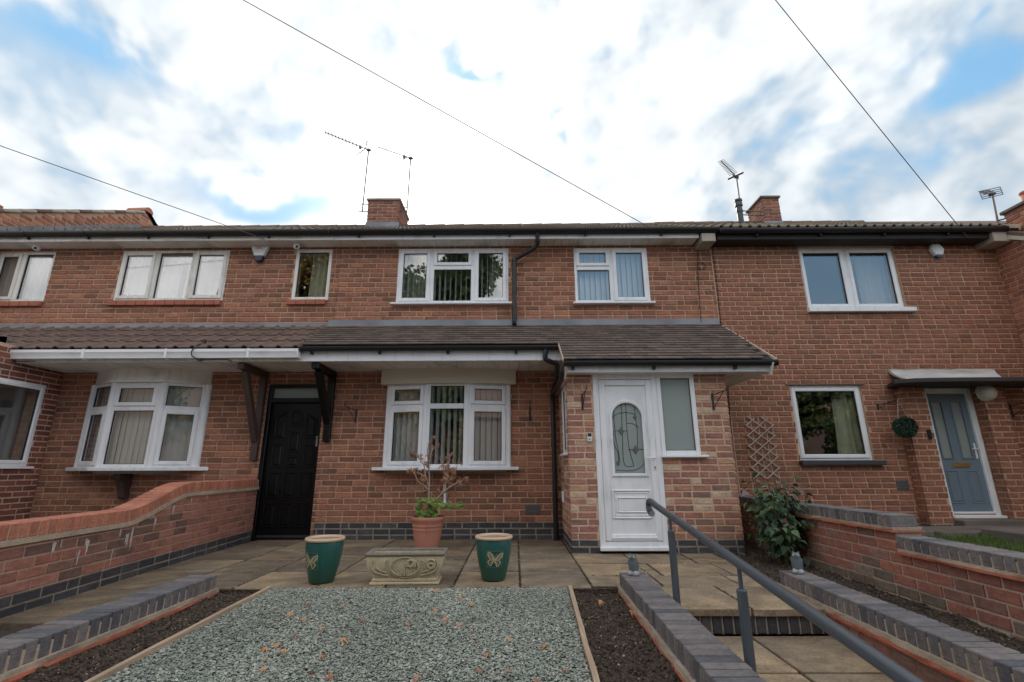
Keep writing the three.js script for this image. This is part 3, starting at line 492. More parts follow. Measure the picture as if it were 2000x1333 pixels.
// --- middle house
{
  const holes = [[-1.884, -.094, 3.488, 4.437], [.97, 2.16, 3.484, 4.43], [-1.86, -.12, .965, 2.2]];
  const w = houseShell(HM, XD, X2, [...holes, [.75, 2.56, -.02, 2.1]]);
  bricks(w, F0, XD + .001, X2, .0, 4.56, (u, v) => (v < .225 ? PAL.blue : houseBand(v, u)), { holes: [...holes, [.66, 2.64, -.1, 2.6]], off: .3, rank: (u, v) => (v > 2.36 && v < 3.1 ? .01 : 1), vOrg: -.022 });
  part('plinth_mortar', cb(-2.84, .655, -.05, .222, -.008, -.004, 0), M.mortarBlue, w);
  const fl = .088;
  const w1 = windowUnit(HM, F0, -1.884, -.094, 3.488, 4.437, [[-1.84, -1.332, 3.532, 4.393, 1], [-1.332, -.658, 4.105, 4.393, 1], [-1.332, -.658, 3.532, 4.105, 0], [-.658, -.138, 3.532, 4.393, 1]], { n: .004 });
  sillBox(w1, F0, -1.955, -.035, 3.456, 3.487, -.03, .075, M.upvc);
  blinds(w1, F0, -1.86, -.13, 3.46, 4.45, -.16, 1.38, .086); curtain(w1, F0, -1.87, -1.42, 3.45, 4.46, -.26, M.curtainGreen, 4, 1); curtain(w1, F0, -.42, -.1, 3.45, 4.46, -.26, M.curtainGreen, 3, 5);
  const w2 = windowUnit(HM, F0, .97, 2.16, 3.484, 4.43, [[1.014, 1.567, 4.082, 4.386, 1], [1.014, 1.567, 3.528, 4.082, 0], [1.567, 2.116, 3.528, 4.386, 1]], { n: .004 });
  sillBox(w2, F0, .925, 2.215, 3.452, 3.483, -.03, .075, M.upvc);
  blinds(w2, F0, .98, 2.15, 3.45, 4.45, -.14, .35, .086);
  // shallow bow window
  const P = [V(-1.89, 0, .045), V(-1.295, 0, .16), V(-.69, 0, .16), V(-.095, 0, .045)], bay = partGroup('bow_window', HM), B0 = .972, B1 = 2.185, sp = 1.842;
  for (let i = 0; i < 3; i++) {
    const u = P[i + 1].clone().sub(P[i]), L = u.length(); u.normalize(); const F = frame(P[i], u, V(0, 1, 0), V(0, 0, 0).crossVectors(u, V(0, 1, 0))), k = .044, e = .012;
    const wu = windowUnit(HM, F, e, L - e, B0, B1, [[e + k, L - e - k, B0 + k, sp, i !== 1 ? 1 : 0], [e + k, L - e - k, sp, B1 - k, i !== 1 ? 1 : 0]], { n: 0 });
    blinds(wu, F, .03, L - .03, .98, 2.18, -.10, [.75, 1.15, .45][i], .086);
  }
  P.forEach((p) => { const g = new THREE.CylinderGeometry(.036, .036, B1 - B0, 12); g.translate(p.x, (B0 + B1) / 2, p.z - .032); part('corner_post', g, M.upvc, bay); });
  const bow = (k, z0, ex) => { const a = [[-1.89 - ex, z0]]; for (let i = 0; i <= 12; i++) { const s = i / 12; a.push([lerp(-1.89 - ex, -.095 + ex, s), .06 + k + .115 * sin(s * PI) ** .8]); } a.push([-.095 + ex, z0]); return a; };
  const flat = (pts, y0, y1, b) => { const g = prism(pts.map(([x, z]) => [x, -z]), y1 - y0, b); g.rotateX(-PI / 2); g.translate(0, y0, 0); return g; };
  part('bow_panel', flat(bow(.05, 0, .11), 2.175, 2.39, .003), M.cream, bay);
  part('sill', flat([[-2.055, 0], [-2.055, .10], [-1.32, .25], [-.66, .25], [.05, .10], [.05, 0]], .938, .972, .006), M.upvc, bay);
  part('bow_floor', flat([[-1.86, -.2], [-1.86, .02], [-1.3, .12], [-.7, .12], [-.12, .02], [-.12, -.2]], .9, .937, 0), M.plaster, bay);
  part('sill_bracket', tube([[-1.0, .935, .13], [-1.0, .80, .10], [-1.0, .62, .045], [-1.0, .50, .03], [-1.0, .478, .05]], .022, 8, 20), M.upvc, bay);
  // canopy roof over window and porch
  const T = .62, P2 = Math.atan(T), cy = (z) => 3.06 - T * (z - .1), up = (z) => frame(V(0, cy(z), z), V(1, 0, 0), V(0, cos(P2), sin(P2)), V(0, -sin(P2), cos(P2))), C = cos(P2);
  const roof = part('canopy_roof', [tf(cb(X1, X2, -.045, -.018, 0, (.80 - .06) / C, 0), up(.06)), tf(cb(.6, X2, -.045, -.018, 0, (1.39 - .80) / C, 0), up(.80))], M.blackSoft, HM);
  const g = .1095, rowsLow = Math.round((1.42 - .83) / C / g);
  tiles(roof, .6, X2, cy(1.42) + .005, 1.42, P2, rowsLow * g, g, .165, PLAINT, PAL.plain, { brick: 1 });
  const zm = 1.42 - rowsLow * g * C;
  tiles(roof, X1, X2, cy(zm) + .005, zm, P2, (zm - .1) / C, g, .165, PLAINT, PAL.plain, { brick: 1 });
  for (let x = X1; x < X2 - .1; x += 1.55) part('lead_flashing', flashing(x, min(x + 1.57, X2 - .01), cy(.14) + .015), M.lead, roof);
  part('verge', [tf(cb(X2 - .012, X2 + .006, -.03, .012, 0, 1.34 / C, .002), up(.1)), tf(cb(.592, .606, -.03, .012, 0, .56 / C, .002), up(.86))], M.mortarPale, roof);
  part('fascia', cb(X1, .68, 2.39, 2.55, .715, .74, .003), M.upvc, HM);
  part('soffit', boardsX(X1, .66, 2.391, .0, .715, 24, .012, 'z'), M.soffit, HM);
  gutter(HM, X1 - .02, .63, 2.568, .795, .052, M.black, false, .94, .14);
  part('porch_fascia', [cb(.655, 3.165, 2.10, 2.205, 1.318, 1.342, .003), cb(3.14, 3.164, 2.10, 2.26, .0, 1.318, .003)] .concat([tf(cb(3.14, 3.163, -.19, -.03, .06, 1.36 / C, .003), up(.1))]), M.upvc, HM);
  part('porch_soffit', [...boardsX(.655, 3.14, 2.102, 1.16, 1.317, 2), ...boardsX(2.655, 3.14, 2.1022, .0, 1.16, 5)], M.soffit, HM);
  gutter(HM, .60, 3.215, 2.214, 1.394, .052, M.black, false, 1.0, .12);
  // brick porch
  const Fp = FRONT(1.17), ph = [[.985, 2.262, .06, 2.11]];
  const pw = part('porch_wall', [slab(Fp, .66, 2.652, -.1, 2.13, -.11, -.006, [], [[.66, -.1], [.985, -.1], [.985, 2.108], [2.262, 2.108], [2.262, 1.1], [1.785, 1.1], [1.785, -.1], [2.652, -.1], [2.652, 2.13], [.66, 2.13]])], M.mortarPale, HM);
  bricks(pw, Fp, .655, 2.66, .0, 2.10, (u, v) => (v < .15 ? PAL.blue : PAL.porch), { snap: .3, holes: [[.985, 1.785, -.1, 2.2], [1.785, 2.262, 1.1, 2.2]], course: .0765, pitch: .2286, off: .1, vOrg: -.003 });
  part('plinth_mortar', [cb(.66, .985, -.05, .148, 1.162, 1.166, 0), cb(1.785, 2.652, -.05, .148, 1.162, 1.166, 0)], M.mortarBlue, pw);
  const Fs = frame(V(.655, 0, 0), V(0, 0, 1), V(0, 1, 0), V(-1, 0, 0)), sw = [[.50, .98, 1.14, 2.0]];
  part('porch_side', slab(Fs, 0, 0, 0, 0, -.11, -.006, sw, [[.245 - .245, -.1], [1.16, -.1], [1.16, 2.10], [1.0, 2.36], [0, 2.6]]), M.mortarPale, pw);
  bricks(pw, Fs, .0, 1.168, .0, 2.09, (u, v) => (v < .15 ? PAL.blue : PAL.porch), { holes: sw, course: .0765, off: .4, vOrg: -.003, rank: () => .5 });
  const Fr = frame(V(2.66, 0, 1.17), V(0, 0, -1), V(0, 1, 0), V(1, 0, 0)); part('porch_side', slab(Fr, .01, 1.17, -.1, 2.10, -.11, -.006), M.mortarPale, pw);
  bricks(pw, Fr, .0, 1.16, .0, 2.1, (u, v) => (v < .15 ? PAL.blue : PAL.porch), { course: .0765, off: .2, vOrg: -.003, rank: () => .05 });
  const ws = windowUnit(HM, Fs, .50, .98, 1.14, 2.0, [[.544, .936, 1.184, 1.956, 0]], { n: .0, glass: frosted }); sillBox(ws, Fs, .46, 1.02, 1.11, 1.139, -.04, .05, M.upvc);
  const wp = windowUnit(HM, Fp, 1.785, 2.262, 1.103, 2.108, [[1.829, 2.218, 1.147, 2.064, 0]], { n: .008, glass: frosted, fw: .055 }); sillBox(wp, Fp, 1.78, 2.337, 1.076, 1.102, -.04, .06, M.upvc);
  curtain(wp, Fp, 1.82, 2.23, 1.1, 2.1, -.12, M.curtain, 4, 3);
  part('porch_lining', [cb(.7, 2.6, -.02, .0, .02, 1.05, 0), cb(.7, 2.6, 2.06, 2.09, .02, 1.05, 0)], M.plaster, HM);
  // white front door
  const d = partGroup('front_door', HM, 'white moulded front door with arched leaded glass'), z = 1.17;
  part('frame', [...ring(.985, 1.783, .06, 2.108, .07, z - .06, z + .012, .008), cb(.978, 1.79, .03, .075, z - .05, z + .05, .008)], M.upvc, d);
  const arch = (a, b, c, s, t) => { const p = [[a, c], [b, c], [b, s]]; for (let i = 1; i < 20; i++) { const q = i / 20 * PI; p.push([(a + b) / 2 + (b - a) / 2 * cos(q), s + (t - s) * sin(q)]); } p.push([a, s]); return p; };
  const sh = (pts) => new THREE.Shape(pts.map(([x, y]) => new THREE.Vector2(x, y))), ho = (pts) => new THREE.Path(pts.map(([x, y]) => new THREE.Vector2(x, y)).reverse());
  const L = sh([[1.057, .135], [1.715, .135], [1.715, 2.033], [1.057, 2.033]]), A0 = arch(1.197, 1.577, .885, 1.565, 1.748); L.holes.push(ho(A0));
  const leaf = part('door_leaf', [tf(clean(new THREE.ExtrudeGeometry(L, { depth: .045, bevelEnabled: false })), new THREE.Matrix4().makeTranslation(0, 0, z - .05)), ...ring(1.057, 1.715, .135, 2.033, .072, z - .05, z + .02, .008)], M.upvc, d);
  const as = sh(arch(1.172, 1.602, .86, 1.565, 1.776)); as.holes.push(ho(arch(1.2, 1.574, .888, 1.565, 1.745)));
  part('glass_moulding', new THREE.ExtrudeGeometry(as, { depth: .012, bevelEnabled: true, bevelThickness: .008, bevelSize: .008, bevelOffset: -.004, bevelSegments: 2, curveSegments: 20 }).translate(0, 0, z - .006), M.upvc, d);
  part('pane', new THREE.ExtrudeGeometry(sh(arch(1.192, 1.582, .88, 1.565, 1.753)), { depth: .008, bevelEnabled: false }).translate(0, 0, z - .03), frosted, d);
  part('backing', cb(1.16, 1.62, .86, 1.8, z - .2, z - .19, 0), M.plaster, d);
  const zl = z - .019, came = [[[1.235, 1.69], [1.235, 1.42], [1.255, 1.2], [1.275, 1.05], [1.262, .99]], [[1.335, 1.745], [1.325, 1.36]], [[1.325, 1.36], [1.34, .98], [1.44, .98]], [[1.235, 1.40], [1.39, 1.40]], [[1.39, 1.745], [1.385, 1.40], [1.40, 1.18], [1.44, .98]], [[1.385, 1.49], [1.45, 1.49], [1.53, 1.44]], [[1.205, 1.55], [1.26, 1.60], [1.4, 1.625], [1.5, 1.60]], [[1.49, 1.70], [1.50, 1.60], [1.51, 1.40], [1.50, 1.18]], [[1.39, 1.175], [1.575, 1.175]], [[1.22, .93], [1.45, .93], [1.56, 1.0], [1.578, 1.07]], [[1.22, 1.4], [1.215, 1.25], [1.26, 1.12], [1.255, 1.02]]];
  part('leading', came.map((c) => tube(c.map(([x, y]) => [x, y, zl]), .003, 5, 12)), M.gasket, d);
  part('bevelled_diamond', [[1.315, 1.395, .035, .055], [1.495, 1.57, .026, .04], [1.475, 1.17, .036, .058], [1.25, 1.01, .024, .034]].map(([x, y, a, b]) => { const q = prism([[x - a, y], [x, y - b], [x + a, y], [x, y + b]], .003, .006); q.translate(0, 0, zl - .002); return q; }), M.alloy, d);
  part('door_panel', [...ring(1.15, 1.618, .376, .706, .022, z - .01, z + .012, .009), ...ring(1.178, 1.59, .404, .678, .02, z - .012, z + .003, .008), ...ring(1.2, 1.567, .443, .623, .02, z - .012, z + .01, .009), cb(1.222, 1.545, .463, .603, z - .02, z - .001, .006)], M.upvc, d);
  part('rain_deflector', [cb(1.12, 1.66, .155, .185, z + .0, z + .03, .01), cb(1.12, 1.66, .20, .212, z - .004, z + .008, .004)], M.upvc, d);
  part('door_handle', [cb(1.667, 1.70, .93, 1.12, z + .018, z + .028, .006), rod([1.683, 1.075, z + .02], [1.683, 1.075, z + .06], .009), rod([1.69, 1.075, z + .06], [1.585, 1.075, z + .062], .009, .008), ball(1.585, 1.075, z + .062, .009)], M.upvc, d);
  part('lock', [cb(1.676, 1.69, .945, .975, z + .028, z + .033, .002)], M.alloy, d);
  // eaves, roof, pipes
  part('eaves_fascia', [cb(X1, 2.93, 4.475, 4.565, .235, .255, .003), cb(2.91, 2.93, 4.475, 4.565, .0, .235, .003)], M.upvc, HM); part('eaves_soffit', boardsX(X1, 2.93, 4.475, -.01, .235, 46, .012, 'z'), M.soffit, HM);
  part('eaves_corbel', [cb(2.95, 3.17, 4.385, 4.53, -.1, .31, .008)], M.concrete, HM);
  gutter(HM, X1, X2 + .02, 4.598, .315, .055, M.black, false, 1.2, .45);
  mainRoof(HM, X1, X2);
  const dp = part('downpipe', [rod([.37, 4.56, .30], [.37, 4.44, .26], .034), tube([[.37, 4.46, .265], [.37, 4.40, .22], [.30, 4.34, .17], [.08, 4.24, .09], [.01, 4.19, .075], [.003, 4.10, .07]], .034, 12, 40), rod([.003, 4.12, .07], [-.002, 3.13, .075], .034), rod([-.002, 3.15, .075], [-.002, 3.09, .12], .034), ...[4.17, 3.62, 3.2].map((y) => rod([.002, y, .072], [.002, y + .05, .072], .041)), rod([.37, 4.40, .23], [.37, 4.45, .26], .041)], M.black, HM);
  part('downpipe', [rod([.42, 2.53, .795], [.42, 2.45, .795], .034), tube([[.42, 2.47, .795], [.42, 2.40, .79], [.50, 2.36, .77], [.58, 2.33, .72], [.585, 2.26, .66], [.585, 2.18, .55], [.57, 2.1, .3], [.56, 2.02, .14], [.56, 1.92, .09]], .034, 12, 60), rod([.56, 1.96, .09], [.562, .04, .09], .034), rod([.58, 2.16, 1.39], [.58, 2.10, 1.38], .034), tube([[.58, 2.11, 1.38], [.58, 2.05, 1.34], [.585, 2.03, 1.1], [.58, 2.03, .5], [.565, 2.02, .2], [.56, 1.96, .1]], .034, 12, 50), ...[1.96, 1.25, .5].map((y) => rod([.56, y, .09], [.56, y + .06, .09], .042)), rod([.562, .0, .09], [.562, .07, .09], .042)], M.black, HM);
  part('cable', [tube([[2.985, 4.42, .02], [2.97, 4.2, .012], [2.955, 4.05, .01], [2.93, 3.6, .01], [2.91, 3.13, .02]], .006, 5, 30), tf(new THREE.TorusGeometry(.06, .006, 5, 24), new THREE.Matrix4().makeTranslation(3.02, 4.10, .014)), tube([[3.23, 4.42, .012], [3.235, 4.0, .01], [3.22, 3.1, .01], [3.21, 2.2, .01], [3.16, 1.0, .01]], .006, 5, 40)], M.blackSoft, HM);
  part('air_brick', [cb(.14, .354, .325, .458, -.02, .004, .003), ...Array.from({ length: 6 }, (_, i) => cb(.155, .34, .338 + i * .019, .346 + i * .019, .004, .010, .002))], M.alloy, HM);
  part('meter_hatch', [...ring(.30, .44, .51, .66, .02, 0, .02, .004).map((q) => tf(q, frame(V(.655, 0, 0), V(0, 0, 1), V(0, 1, 0), V(-1, 0, 0)))), tf(cb(.32, .42, .53, .64, -.005, .008, .002), Fs)], M.upvc, HM);
}
// --- right house
{
  const holes = [[4.62, 6.182, 3.365, 4.43], [4.142, 5.212, 1.05, 2.155], [6.14, 6.84, .29, 2.10]];
  const w = houseShell(HR, X2, X3, holes);
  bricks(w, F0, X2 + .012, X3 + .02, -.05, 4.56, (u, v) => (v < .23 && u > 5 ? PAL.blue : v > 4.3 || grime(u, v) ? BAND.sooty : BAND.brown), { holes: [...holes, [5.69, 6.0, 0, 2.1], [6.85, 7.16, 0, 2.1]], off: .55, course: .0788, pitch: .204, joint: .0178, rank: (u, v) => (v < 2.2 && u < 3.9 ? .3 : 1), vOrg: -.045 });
  const w1 = windowUnit(HR, F0, 4.62, 6.182, 3.37, 4.43, [[4.664, 5.385, 3.414, 4.386, 1], [5.385, 6.138, 3.414, 4.386, 1]], { n: -.05 });
  sillBox(w1, F0, 4.6, 6.27, 3.30, 3.37, -.06, .07, M.upvc); curtain(w1, F0, 5.7, 6.2, 3.3, 4.5, -.3, M.curtain, 5, 2);
  const w2 = windowUnit(HR, F0, 4.142, 5.212, 1.05, 2.155, [[4.187, 5.167, 1.095, 2.11, 1]], { n: -.045 });
  part('sill', cb(4.11, 5.31, .985, 1.05, -.06, .085, .008), M.darkSill, w2); curtain(w2, F0, 4.85, 5.25, .95, 2.2, -.2, M.curtainGreen, 5, 2, .1); curtain(w2, F0, 4.1, 4.36, .95, 2.2, -.2, M.curtainGreen, 3, 4, -.3);
  part('roller_blind', cb(4.2, 5.16, 2.0, 2.1, -.13, -.12, .003), M.blackSoft, w2);
  part('lintel_cap', cb(4.08, 5.27, 2.158, 2.172, -.02, .012, .002), M.darkConcrete, w2);
  // grey door between two brick piers under a concrete canopy
  const d = partGroup('front_door', HR, 'grey front door with two tall narrow panes'), z = -.03;
  part('frame', [...ring(6.09, 6.835, .265, 2.10, .08, z - .06, z + .03, .006), cb(6.1, 6.84, .262, .298, z, z + .1, .006)], M.upvc, d);
  const L = new THREE.Shape([[6.16, .3], [6.757, .3], [6.757, 2.02], [6.16, 2.02]].map(([x, y]) => new THREE.Vector2(x, y))); for (const [a, b] of [[6.225, 6.375], [6.515, 6.665]]) { const p = new THREE.Path(); p.moveTo(a, 1.08); p.lineTo(a, 1.895); p.lineTo(b, 1.895); p.lineTo(b, 1.08); p.closePath(); L.holes.push(p); }
  part('door_leaf', new THREE.ExtrudeGeometry(L, { depth: .045, bevelEnabled: false }).translate(0, 0, z - .05), M.doorGrey, d);
  const pan = []; for (const [a, b] of [[6.225, 6.375], [6.515, 6.665]]) { pan.push(...ring(a - .015, b + .015, 1.065, 1.91, .02, z - .01, z + .01, .006)); part('pane', cb(a, b, 1.08, 1.895, z - .03, z - .02, 0), frosted, d); }
  for (const [a, b] of [[6.198, 6.385], [6.5, 6.675]]) part('door_panel', [...ring(a, b, .455, .905, .016, z - .01, z + .006, .006), cb(a + .03, b - .03, .485, .875, z - .01, z + .004, .008)], M.doorGrey, d);
  part('glazing_bead', pan, M.doorGrey, d); part('backing', cb(6.15, 6.8, .3, 2.0, z - .3, z - .29, 0), M.blackSoft, d);
  part('letter_plate', [cb(6.335, 6.575, .955, 1.012, z - .005, z + .012, .004), cb(6.355, 6.555, .97, .998, z + .012, z + .017, .003)], M.brass, d);
  part('weather_bar', cb(6.16, 6.757, .3, .325, z - .005, z + .03, .004), M.brass, d);
  part('door_handle', [cb(6.70, 6.725, 1.07, 1.29, z - .005, z + .01, .004), rod([6.712, 1.21, z], [6.712, 1.21, z + .05], .008), rod([6.72, 1.21, z + .05], [6.63, 1.21, z + .05], .008)], M.upvc, d);
  part('door_number', [cb(6.615, 6.65, 1.0, 1.006, z - .005, z + .004, .001), tf(cb(-.003, .003, 0, .045, z - .005, z + .004, .001), new THREE.Matrix4().makeRotationZ(-.35).setPosition(6.628, .962, 0))], M.steel, d);
  part('door_step', cb(6.02, 6.84, .10, .262, -.02, .30, .012), M.darkConcrete, HR);
  for (const [a, b] of [[5.68, 6.01], [6.845, 7.17]]) {
    const F = FRONT(.16), pw = part('door_pier', slab(F, a + .006, b - .006, -.1, 2.09, -.155, -.006), M.mortar, HR), k = (u, v) => (v < .19 ? PAL.blue : BAND.brown);
    bricks(pw, F, a, b, -.05, 2.09, k, { off: a, vOrg: -.045 });
    bricks(pw, frame(V(a, 0, 0), V(0, 0, 1), V(0, 1, 0), V(-1, 0, 0)), 0, .154, -.05, 2.09, k, { vOrg: -.045, rank: () => .5 }); bricks(pw, frame(V(b, 0, .16), V(0, 0, -1), V(0, 1, 0), V(1, 0, 0)), .006, .16, -.05, 2.09, k, { vOrg: -.045, rank: () => .1 });
  }
  const s = new THREE.Shape([[5.62, 0], [5.42, .40], [5.62, .52], [6.2, .56], [7.2, .58], [7.6, .5], [7.6, 0]].map(([x, q]) => new THREE.Vector2(x, -q))), cg = new THREE.ExtrudeGeometry(s, { depth: .045, bevelEnabled: true, bevelSize: .012, bevelThickness: .01, bevelSegments: 1, steps: 1 }); cg.rotateX(-PI / 2); cg.translate(0, 2.105, 0);
  const can = part('door_canopy', [clean(cg)], M.felt, HR);
  part('canopy_flashing', (() => { const g = new THREE.BoxGeometry(1.56, .16, .05, 60, 8, 4), p = g.attributes.position; for (let i = 0; i < p.count; i++) { const x = p.getX(i), y = p.getY(i), k = clamp((.08 - y) / .16), l = sstep(-.5, -.78, x); p.setZ(i, p.getZ(i) + k * k * (.12 + .22 * l) + (fbm(x * 5, y * 12, 3, 3) - .5) * .05 * k); p.setY(i, y + (vn(x * 9 + 9, 1, 5) - .5) * .014 - .06 * l * k); } g.computeVertexNormals(); g.translate(6.44, 2.295, .03); return g; })(), M.whiteConcrete, can);
  part('lintel', cb(6.02, 6.84, 2.104, 2.112, -.01, .3, .002), M.boardWood, HR);
  part('air_brick', [cb(5.444, 5.616, .63, .775, -.02, .004, .003), ...Array.from({ length: 6 }, (_, i) => cb(5.46, 5.6, .645 + i * .02, .653 + i * .02, .004, .010, .002))], M.alloy, HR);
  part('eaves_fascia', cb(X2 + .02, 7.62, 4.44, 4.56, .235, .255, .003), M.blackSoft, HR); part('eaves_soffit', boardsX(X2 + .02, 7.62, 4.44, -.01, .235, 3), M.blackSoft, HR);
  part('eaves_corbel', cb(7.50, 7.80, 4.36, 4.53, -.1, .31, .008), M.concrete, HR);
  gutter(HR, X2 + .03, 7.72, 4.575, .315, .058, M.black, false, 1.0, .6);
  const rf = mainRoof(HR, X2 + .02, 7.95, .025);
  part('verge', tf(cb(7.94, 7.965, -.06, .03, 0, RLEN, .003), frame(V(0, RY + .025, RZ), V(1, 0, 0), V(0, cos(RP), sin(RP)), V(0, -sin(RP), cos(RP)))), M.mortarPale, rf);
  part('party_joint', cb(3.196, 3.209, .0, 4.4, -.01, .001, .001), M.mortarPale, HR);
}
// ---------------------------------------------------------------- chimneys (parts of their houses)
function chimney(h, x0, x1, z0, z1, y0, y1, pal, capM, pots = [], flash = 0) {
  const c = part('chimney', cb(x0 + .01, x1 - .01, y0, y1, z0 + .01, z1 - .01, 0), M.mortar, h), k = { course: .0825, vOrg: y1 - 20 * .0825 };
  bricks(c, FRONT(z1), x0, x1, y0, y1, pal, k);
  bricks(c, frame(V(x0, 0, 0), V(0, 0, 1), V(0, 1, 0), V(-1, 0, 0)), z0, z1, y0, y1, pal, k); bricks(c, frame(V(x1, 0, z1), V(0, 0, -1), V(0, 1, 0), V(1, 0, 0)), 0, z1 - z0, y0, y1, pal, k);
  part('chimney_cap', cb(x0 - .035, x1 + .035, y1, y1 + .055, z0 - .035, z1 + .035, .012), capM, c);
  for (const [x, z, r, t, m] of pots) part('chimney_pot', lathe([[r * .8, 0], [r, .0], [r * .95, t * .85], [r * 1.12, t * .88], [r * 1.12, t], [r * .8, t], [r * .78, t * .3], [0, t * .3]], 18, x, y1 + .05, z), m ?? M.terracotta, c);
  if (flash) part('lead_flashing', [cb(x0 - .02, x1 + .02, flash, flash + .13, z1, z1 + .014, .004)], M.lead, c);
  return c;
}
chimney(HM, -3.285, -2.58, -3.3, -2.4, 6.0, 6.80, PAL.chimney, M.concrete, [[-3.02, -2.8, .1, .09], [-2.78, -2.8, .1, .09]], 6.13);
chimney(HR, 5.555, 5.94, -3.05, -2.4, 6.0, 6.80, PAL.chimney, M.darkConcrete, [], 6.1);
part('flue_pipe', [rod([5.03, 6.0, -2.4], [5.03, 6.62, -2.4], .062), rod([5.03, 6.60, -2.4], [5.03, 6.70, -2.4], .085, .075), rod([5.03, 6.72, -2.4], [5.03, 6.76, -2.4], .085), rod([5.03, 6.45, -2.4], [5.03, 6.5, -2.4], .072)], M.darkSill, HR);

// ---------------------------------------------------------------- neighbours at both ends
{
  const G = thing('neighbouring_house', 'taller brick gable with stepped lead flashing rising behind the left end of the roof', 'house', [-9.5, 0, -2]);
  const GX = -8.5, F = frame(V(GX, 0, 0), V(0, 0, -1), V(0, 1, 0), V(1, 0, 0)), UR = 2.69, top = (u) => 5.145 + .575 * min(u, UR) - max(0, u - UR) * .575, bot = (u) => EY + .562 * (u + EZ), u0 = -.4;   // u runs back from the street
  const w = part('wall', slab(F, 0, 0, 0, 0, -.2, -.0055, [], [[u0, 3], [6, 3], [6, top(6)], [UR, top(UR)], [u0, top(u0)]]), M.mortar, G);
  bricks(w, F, u0, 3.3, 4.5, 7, PAL.gable, { top, vOrg: 4.5 });
  for (let i = 0; i < 16; i++) { const u = -.35 + i * .185, y = bot(u + .1) + .03; part('lead_flashing', tf(prism([[u, y - .2], [u + .2, y - .09], [u + .2, y + .10], [u + .175, y + .135], [u, y + .045]], .008), frame(V(GX + .004, 0, 0), V(0, 0, -1), V(0, 1, 0), V(1, 0, 0))), M.lead, w); }
  part('front_wall', cb(-14, GX - .01, -.3, 5.2, .1, .35, 0), PAL.gable[1], G);
  const P2 = Math.atan(.575), up = frame(V(0, top(0), 0), V(1, 0, 0), V(0, cos(P2), sin(P2)), V(0, -sin(P2), cos(P2))), C = cos(P2);
  const roof = part('roof', [tf(cb(-14, GX - .02, -.02, .03, -UR / C, .5, 0), up), tf(cb(-14, GX - .02, -.02, .03, 0, 3.4, 0), frame(V(0, top(UR), -UR), V(1, 0, 0), V(0, cos(P2), -sin(P2)), V(0, sin(P2), cos(P2))).multiply(new THREE.Matrix4().makeRotationY(PI)).multiply(new THREE.Matrix4().makeTranslation(22.52 - .02, 0, 0)))], PAL.pan[0], G);
  for (let i = 0; i < 12; i++) { const g = cb(GX - .3, GX + .05, .0, .055, -.30, .0, .012); g.rotateX(-.055); g.translate(0, .012, .42 - i * .285); part('verge_tile', tf(g, up), i % 3 ? M.concrete : PAL.pan[2], roof); }
  for (let i = 0; i < 9; i++) { const g = cb(GX - .3, GX + .05, .0, .05, -.02, .30, .012); g.rotateX(.05); g.translate(0, .012, .05 + i * .285); part('verge_tile', tf(g, frame(V(0, top(UR), -UR), V(1, 0, 0), V(0, cos(P2), -sin(P2)), V(0, sin(P2), cos(P2))).multiply(new THREE.Matrix4().makeScale(1, 1, -1))), PAL.coping[0], roof); }
  part('ridge_tile', [(() => { const g = new THREE.CylinderGeometry(.11, .12, .45, 12, 1, false, 0, PI); g.rotateZ(PI / 2); g.translate(GX - .17, top(UR) + .01, -UR); return g; })()], PAL.coping[0], roof);
}
{
  const G = thing('neighbouring_house', 'brick gable end wall with white verge and chimney cut off by the right edge', 'house', [8.4, 0, .8]);
  const F = frame(V(7.8, 0, 0), V(0, 0, 1), V(0, 1, 0), V(-1, 0, 0)), top = (u) => 4.62 - .6 * u;
  const w = part('wall', slab(F, 0, 0, 0, 0, -.24, -.009, [], [[-.3, -.3], [3, -.3], [3, top(3)], [-.3, top(-.3)]]), M.mortar, G);
  bricks(w, F, -.0, 1.6, -.1, 4.7, PAL.gable, { top, vOrg: -.045, off: .2 });
  const P2 = Math.atan(.6), rf = part('roof', tf(cb(7.72, 14, .03, .08, -4, 3.4, .004), frame(V(0, top(0), 0), V(1, 0, 0), V(0, cos(P2), sin(P2)), V(0, -sin(P2), cos(P2)))), PAL.pan[0], G);
  part('verge_board', tf(cb(7.73, 7.79, -.04, .03, -.25, 3.4, .004), frame(V(0, top(0), 0), V(1, 0, 0), V(0, cos(P2), sin(P2)), V(0, -sin(P2), cos(P2)))), M.cream, rf);
  chimney(G, 8.0, 8.5, .1, 1.0, 4.0, 4.93, PAL.gable, M.darkConcrete, [[8.22, .36, .105, .22]], 0);
}
